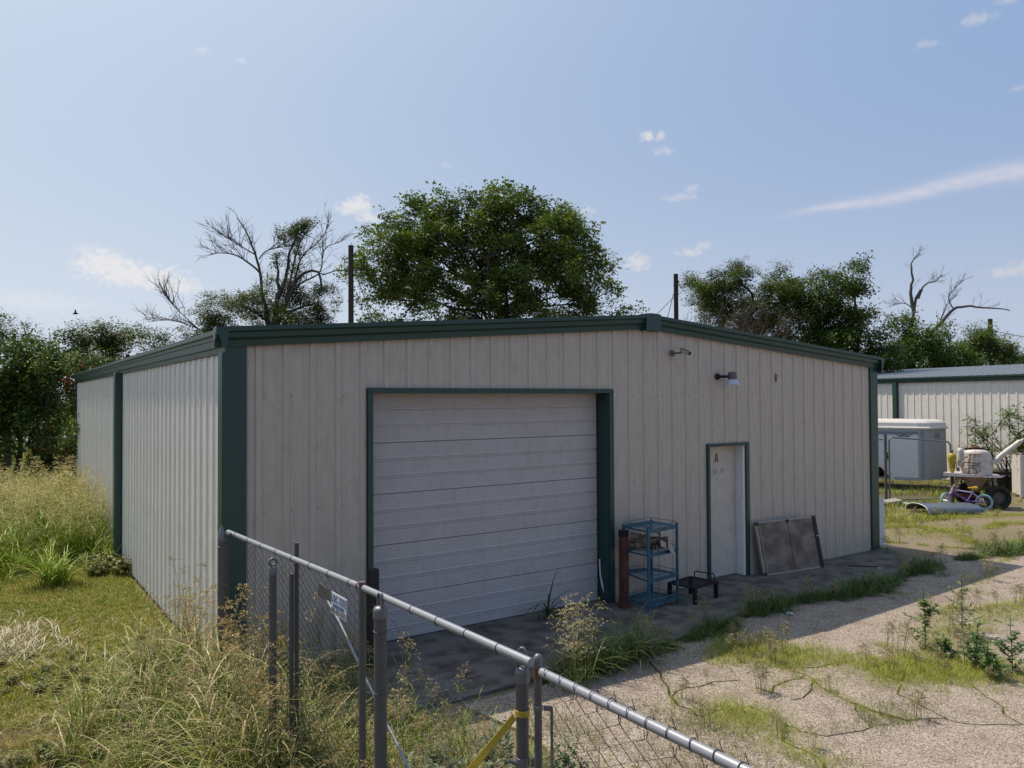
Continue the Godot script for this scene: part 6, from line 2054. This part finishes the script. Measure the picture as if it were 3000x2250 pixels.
	for q in [[Vector3(-0.42, 0.83, 0.32), Vector3(-0.70, 0.30, 0.42)], [Vector3(0.38, 0.84, 0.34), Vector3(0.45, 0.26, 0.40)], [Vector3(-0.38, 0.83, -0.34), Vector3(-0.5, 0.26, -0.4)], [Vector3(0.38, 0.84, -0.34), Vector3(0.45, 0.26, -0.40)]]:
		var lg := MB.new()
		lg.tube([q[0], q[1]], [0.045, 0.045], 4)
		part("leg", lg, M.tank_rusty, ct)
	var ax := MB.new()
	ax.bx(-0.55, 0.75, 0.22, 0.30, -0.06, 0.06)
	ax.rod(Vector3(0.44, 0.24, -0.75), Vector3(0.44, 0.24, 0.50), 0.03, 8)
	ax.rod(Vector3(-0.2, 0.24, -0.75), Vector3(-0.2, 0.24, 0.10), 0.03, 8)
	part("axle", ax, M.rust, ct)
	wheel(ct, Vector3(0.44, 0.28, 0.40), Vector3(0.25, 0, 1.0), 0.32, 0.26, M.rubber, M.pipe)
	wheel(ct, Vector3(-0.15, 0.28, -0.30), Vector3(0.25, 0, 1.0), 0.32, 0.24, M.rubber, M.pipe)
	# yellow cylinder
	var yc := thing("yellow_cylinder", "yellow gas cylinder with valve standing behind the yard gate", "cylinder", Vector3(19.86, 0, -2.22))
	var ym := MB.new()
	ym.lathe(Vector3(0, 0.92, 0), [Vector2(0.045, 0.0), Vector2(0.065, 0.06), Vector2(0.10, 0.34), Vector2(0.112, 0.38), Vector2(0.105, 0.45), Vector2(0.08, 0.50), Vector2(0.04, 0.52), Vector2(0.0, 0.53)], 18)
	part("body", ym, M.yellow, yc)
	var yv := MB.new()
	yv.rod(Vector3(0, 1.43, 0), Vector3(0, 1.53, 0), 0.03, 8)
	yv.rod(Vector3(-0.05, 1.49, 0), Vector3(0.06, 1.50, 0), 0.018, 6)
	part("valve", yv, M.lamp_grey, yc)
	var yb := MB.new()
	yb.tube([Vector3(-0.12, 1.12, 0.06), Vector3(0.0, 1.02, 0.13), Vector3(0.12, 1.20, 0.05)], [0.012], 5)
	part("strap", yb, M.rubber, yc)
	var ystand := MB.new()
	ystand.rod(Vector3(0, -0.02, 0), Vector3(0, 0.93, 0), 0.05, 8)
	part("stand", ystand, M.pipe_dark, yc)
	# bicycle
	var bk := thing("bicycle", "small purple bicycle with turquoise tyres and yellow saddle", "bicycle", Vector3(19.55, 0, -1.78), -deg_to_rad(52))
	var fc := Vector3(-0.44, 0.20, 0.02)
	var rc := Vector3(0.44, 0.20, 0.16)
	var R := 0.205
	for k in 2:
		var c := fc if k == 0 else rc
		var axd := Vector3(0.72, 0.0, 0.70).normalized() if k == 0 else Vector3(-0.16, 0.05, 1.0).normalized()
		var w := Node3D.new()
		w.name = numbered("wheel", bk)
		bk.add_child(w, true)
		var ty := MB.new()
		ring(ty, c, axd, R - 0.02, 0.024, 30, 8)
		part("tyre", ty, M.turquoise, w)
		var ri := MB.new()
		ring(ri, c, axd, R - 0.046, 0.008, 26, 5)
		part("rim", ri, M.lilac, w)
		var spk := MB.new()
		var u := axd.cross(Vector3.UP).normalized()
		var v := axd.cross(u)
		for j in 16:
			var g := TAU * j / 16
			spk.rod(c, c + (u * cos(g) + v * sin(g)) * (R - 0.05), 0.0018, 3)
		spk.rod(c - axd * 0.05, c + axd * 0.05, 0.018, 7)
		part("spokes", spk, M.chrome, w)
	var head := Vector3(-0.24, 0.52, 0.03)
	var headb := Vector3(-0.27, 0.43, 0.03)
	var seat := Vector3(0.18, 0.44, 0.10)
	var bb := Vector3(0.06, 0.21, 0.09)
	var fm := MB.new()
	fm.rod(head, headb, 0.022, 8)
	for q in [[headb, bb], [bb, rc + Vector3(0, 0, 0.05)], [bb, rc - Vector3(0, 0, 0.05)]]:
		fm.rod(q[0], q[1], 0.017, 8)
	fm.tube([headb, Vector3(-0.34, 0.38, 0.06), fc + Vector3(0.03, 0.02, 0.07)], [0.014], 7)
	fm.tube([headb, Vector3(-0.36, 0.38, -0.02), fc + Vector3(-0.03, 0.02, -0.05)], [0.014], 7)
	part("frame", fm, M.purple, bk)
	var fm2 := MB.new()
	for q in [[head.lerp(headb, 0.3), seat], [seat, bb], [seat, rc + Vector3(0, 0, 0.05)], [seat, rc - Vector3(0, 0, 0.05)]]:
		fm2.rod(q[0], q[1], 0.016, 8)
	part("top_tube", fm2, M.lilac, bk)
	var hbm := MB.new()
	hbm.rod(head, head + Vector3(0.01, 0.08, 0), 0.015, 7)
	hbm.tube([Vector3(-0.40, 0.60, -0.10), Vector3(-0.32, 0.55, -0.04), Vector3(-0.23, 0.59, 0.03), Vector3(-0.15, 0.57, 0.14), Vector3(-0.16, 0.63, 0.26)], [0.012], 7)
	part("handlebar", hbm, M.lamp_grey, bk)
	var sd := MB.new()
	sd.rod(seat, seat + Vector3(0.01, 0.10, 0.0), 0.013, 7)
	part("seat_post", sd, M.chrome, bk)
	var sa := MB.new()
	sa.tube([seat + Vector3(-0.10, 0.125, 0), seat + Vector3(0.0, 0.118, 0), seat + Vector3(0.07, 0.12, 0), seat + Vector3(0.12, 0.118, 0)], [0.018, 0.030, 0.052, 0.045], 10)
	part("saddle", sa, M.saddle, bk)
	var cr := MB.new()
	ring(cr, bb + Vector3(0, 0, 0.05), Vector3.BACK, 0.06, 0.006, 16, 4)
	cr.rod(bb + Vector3(0, 0, -0.06), bb + Vector3(0, 0, 0.06), 0.018, 7)
	cr.rod(bb + Vector3(0, 0, 0.06), bb + Vector3(0.07, -0.07, 0.07), 0.010, 5)
	cr.box(bb + Vector3(0.07, -0.075, 0.11), Vector3(0.07, 0.02, 0.05))
	cr.rod(bb + Vector3(0, 0, -0.06), bb + Vector3(-0.07, 0.07, -0.07), 0.010, 5)
	cr.box(bb + Vector3(-0.07, 0.075, -0.11), Vector3(0.07, 0.02, 0.05))
	part("crank", cr, M.purple, bk)
	# curved blue-grey panel lying on the ground
	var cs := thing("curved_panel", "curved blue grey metal panel lying arched on the grass before the bicycle", "panel", Vector3(18.5, 0, -1.75), -deg_to_rad(27))
	var cm := MB.new()
	var prof := []
	for k in 15:
		var g := lerpf(PI * 0.98, 0.05, k / 14.0)
		prof.append(Vector2(0.42 * cos(g), 0.24 * pow(maxf(sin(g), 0.0), 0.62)))
	for i in 14:
		for s in 2:
			var t0 := 0.0 if s == 0 else -0.012
			var pa := Vector3(-0.82 + 0.06 * (i / 14.0), prof[i].y + t0, prof[i].x)
			var pb := Vector3(-0.82 + 0.06 * ((i + 1) / 14.0), prof[i + 1].y + t0, prof[i + 1].x)
			var qa := Vector3(0.80 - 0.30 * (1.0 - i / 14.0), prof[i].y * 0.92 + t0, prof[i].x)
			var qb := Vector3(0.80 - 0.30 * (1.0 - (i + 1) / 14.0), prof[i + 1].y * 0.92 + t0, prof[i + 1].x)
			if s == 0:
				cm.quad(pa, pb, qb, qa)
			else:
				cm.quad(qa, qb, pb, pa)
	part("skin", cm, M.sheet, cs)
	var ce := MB.new()
	var rim := []
	for i in 15:
		rim.append(Vector3(-0.82 + 0.06 * (i / 14.0), prof[i].y, prof[i].x))
	ce.tube(rim, [0.011], 5)
	part("rolled_edge", ce, M.galv, cs)
	# flattened white box on the grass
	var wb := thing("flattened_box", "flattened white box lying on the grass before the yard gate", "box", Vector3(19.0, 0, -3.15), -0.7)
	var wm := MB.new()
	wm.box(Vector3(-0.28, 0.08, 0), Vector3(0.42, 0.07, 0.36), Basis.from_euler(Vector3(0.06, 0.2, 0.14)), 0.006)
	part("carton", wm, M.card_pale, wb)
	var wm2 := MB.new()
	wm2.box(Vector3(0.30, 0.03, 0.05), Vector3(0.75, 0.015, 0.30), Basis.from_euler(Vector3(0.04, 0.1, -0.05)))
	wm2.box(Vector3(0.75, 0.025, 0.12), Vector3(0.45, 0.02, 0.08), Basis.from_euler(Vector3(0.0, 0.25, 0.0)))
	part("flap", wm2, M.white_paint, wb)
	# white steel bin at the right picture edge
	var bn := thing("steel_bin", "white steel bin with angle iron corners at the right picture edge", "bin", Vector3(23.45, 0, -1.55), -deg_to_rad(50))
	var bm := MB.new()
	bm.bx(-0.42, 0.9, 0.06, 1.24, -0.8, 0.0)
	part("tub", bm, M.white_paint, bn)
	var bf := MB.new()
	for q in [[-0.455, -0.39, 0.0, 1.27, -0.03, 0.03], [-0.27, -0.23, 0.08, 1.20, 0.001, 0.02], [0.87, 0.93, 0.0, 1.27, -0.03, 0.03]]:
		bf.bx(q[0], q[1], q[2], q[3], q[4], q[5], 0.004)
	bf.bx(-0.388, 0.868, 1.215, 1.265, -0.02, 0.025)
	bf.bx(-0.388, 0.868, 0.03, 0.09, -0.02, 0.025)
	part("frame", bf, M.white_paint, bn)
	var bl2 := MB.new()
	bl2.sweep([Vector2(0.0, 0.0), Vector2(0.0, -0.03), Vector2(1.32, 0.10), Vector2(1.32, 0.13)], [Vector3(-0.43, 1.30, 0.02), Vector3(-0.43, 1.30, -0.82)], Vector3.RIGHT, Vector3.UP)
	part("lid", bl2, M.tank_rusty, bn)
	# flat trailer with white rails behind the cart
	var ft := thing("flat_trailer", "dark flat trailer with white side rails behind the tank cart", "trailer", Vector3(24.5, 0, -3.2), -deg_to_rad(58))
	var fd := MB.new()
	fd.bx(-0.9, 1.6, 0.48, 0.60, -1.3, 0.0)
	part("deck", fd, M.wood, ft)
	for y in [1.08, 0.95]:
		var fr := MB.new()
		fr.rod(Vector3(-0.9, y, 0), Vector3(1.6, y, 0), 0.02, 6)
		part("rail", fr, M.white_paint, ft)
	for x in [-0.9, 0.35, 1.6]:
		var fs := MB.new()
		fs.bx(x - 0.025, x + 0.025, 0.0, 1.10, -0.05, -0.021)
		part("stake", fs, M.black_iron, ft)
	var fb := MB.new()
	for k in 4:
		fb.bx(-0.8, 1.5, 0.10 + 0.09 * k, 0.16 + 0.09 * k, -0.5 + 0.1 * (k % 2), -0.06)
	part("stacked_boards", fb, M.wood, ft)
	wheel(ft, Vector3(0.9, 0.26, 0.02), Vector3.BACK, 0.27, 0.18, M.rubber, M.pipe)

func build_poles() -> void:
	var wires := {}
	for q in [[Vector3(9.38, 0, -19.16), 8.88, 0.10, 0.0, "weathered utility pole left of the large tree"], [Vector3(23.93, 0, -16.3), 8.67, 0.105, 0.0, "dark utility pole at the left of the right hand trees"], [Vector3(43.62, 0, -11.65), 7.27, 0.12, 0.016, "leaning utility pole among the small trees on the right"]]:
		var t := thing("utility_pole", q[4], "utility pole", q[0], 0.0, "utility poles behind the workshop")
		var mb := MB.new()
		mb.tube([Vector3(0, -0.2, 0), Vector3(q[3] * -2.0, q[1] * 0.5, 0), Vector3(q[3] * -7.0, q[1], 0)], [q[2] * 1.15, q[2] * 1.05, q[2]], 12)
		part("shaft", mb, M.pole, t)
		var fx := MB.new()
		fx.box(Vector3(q[2] + 0.03, q[1] - 0.35, 0), Vector3(0.12, 0.06, 0.06))
		fx.rod(Vector3(-q[2], q[1] - 0.9, 0), Vector3(-q[2] - 0.12, q[1] - 0.95, 0.05), 0.02, 5)
		part("insulator", fx, M.lamp_grey, t)
	var runs := [
		[Vector3(23.85, 7.61, -16.38), Vector3(12.84, 4.6, -9.0), 0.35, "sagging service wire from the second pole down to the workshop roof"],
		[Vector3(23.85, 7.75, -16.38), Vector3(21.5, 5.2, -15.0), 0.1, "short wire dropping from the second pole"],
		[Vector3(43.6, 6.6, -11.5), Vector3(47.0, 5.4, -6.0), 0.2, "wire running right from the leaning pole"],
		[Vector3(43.6, 6.3, -11.7), Vector3(36.0, 5.6, -16.0), 0.3, "wire running left from the leaning pole"],
		[Vector3(9.3, 8.5, -19.1), Vector3(10.9, 5.2, -19.6), 0.1, "vine covered guy wire beside the first pole"]]
	for r in runs:
		var mb := MB.new()
		var pts := []
		for k in 17:
			var f := k / 16.0
			pts.append(r[0].lerp(r[1], f) + Vector3(0, -r[2] * sin(PI * f), 0))
		mb.tube(pts, [0.016], 4)
		tag(part("overhead_wire", mb, M.black_iron), r[3], "wire")
	# a bird far up on the left
	var b := thing("bird", "small dark bird flying in the sky above the left trees", "bird", Vector3(1.24, 6.94, -31.31))
	var bm := MB.new()
	bm.tube([Vector3(-0.12, 0, 0), Vector3(-0.05, 0.005, 0), Vector3(0.03, 0.01, 0), Vector3(0.09, 0.025, 0), Vector3(0.13, 0.02, 0)], [0.012, 0.035, 0.04, 0.025, 0.006], 8)
	bm.tri(Vector3(-0.10, 0, 0), Vector3(-0.20, 0.0, 0.035), Vector3(-0.20, 0.0, -0.035))
	for s in [-1.0, 1.0]:
		bm.quad(Vector3(0.05, 0.02, 0), Vector3(0.02, 0.13, s * 0.12), Vector3(-0.03, 0.12, s * 0.12), Vector3(-0.05, 0.015, 0))
		bm.tri(Vector3(0.02, 0.13, s * 0.12), Vector3(-0.04, 0.20, s * 0.22), Vector3(-0.03, 0.12, s * 0.12))
	part("body", bm, M.black_iron, b)
	var wp := thing("wooden_post", "short pale wooden post in the field left of the vine shrub", "post", Vector3(-0.62, 0, -24.0))
	var wm := MB.new()
	wm.bx(-0.06, 0.06, -0.1, 1.0, -0.06, 0.06, 0.01)
	part("shaft", wm, M.card_pale, wp)

# ---------------------------------------------------------------- main
func _ready() -> void:
	var cam := Camera3D.new()
	cam.name = "camera"
	cam.position = Vector3(-2.124, 2.975, 8.544)
	cam.rotation = Vector3(0.020, -0.599, -0.005)
	cam.fov = 52.85
	cam.near = 0.05
	cam.far = 900.0
	add_child(cam)
	cam.current = true
	var env := Environment.new()
	env.background_mode = Environment.BG_SKY
	var sky := Sky.new()
	var pano := PanoramaSkyMaterial.new()
	pano.panorama = make_sky()
	sky.sky_material = pano
	env.sky = sky
	env.background_energy_multiplier = 1.04
	env.tonemap_mode = Environment.TONE_MAPPER_LINEAR
	env.tonemap_exposure = 1.0
	env.sdfgi_enabled = true
	env.ssao_enabled = true
	env.ssil_enabled = true
	var we := WorldEnvironment.new()
	we.name = "environment"
	we.environment = env
	add_child(we)
	var sun := DirectionalLight3D.new()
	sun.name = "sun"
	sun.light_color = Color(1.0, 0.955, 0.885)
	sun.light_energy = 1.58
	sun.light_angular_distance = 0.5
	sun.shadow_enabled = true
	sun.look_at_from_position(SUN * 50.0, Vector3.ZERO, Vector3.UP)
	add_child(sun)
	bump.noise_type = FastNoiseLite.TYPE_SIMPLEX_SMOOTH
	bump.seed = 9
	bump.frequency = 0.03
	bump.fractal_octaves = 3
	rng.seed = 1
	make_materials()
	define_cracks()
	build_ground()
	build_shop()
	build_neighbour()
	build_trees()
	build_poles()
	build_fence()
	build_front_things()
	build_yard()
	build_grass()
	build_weeds()
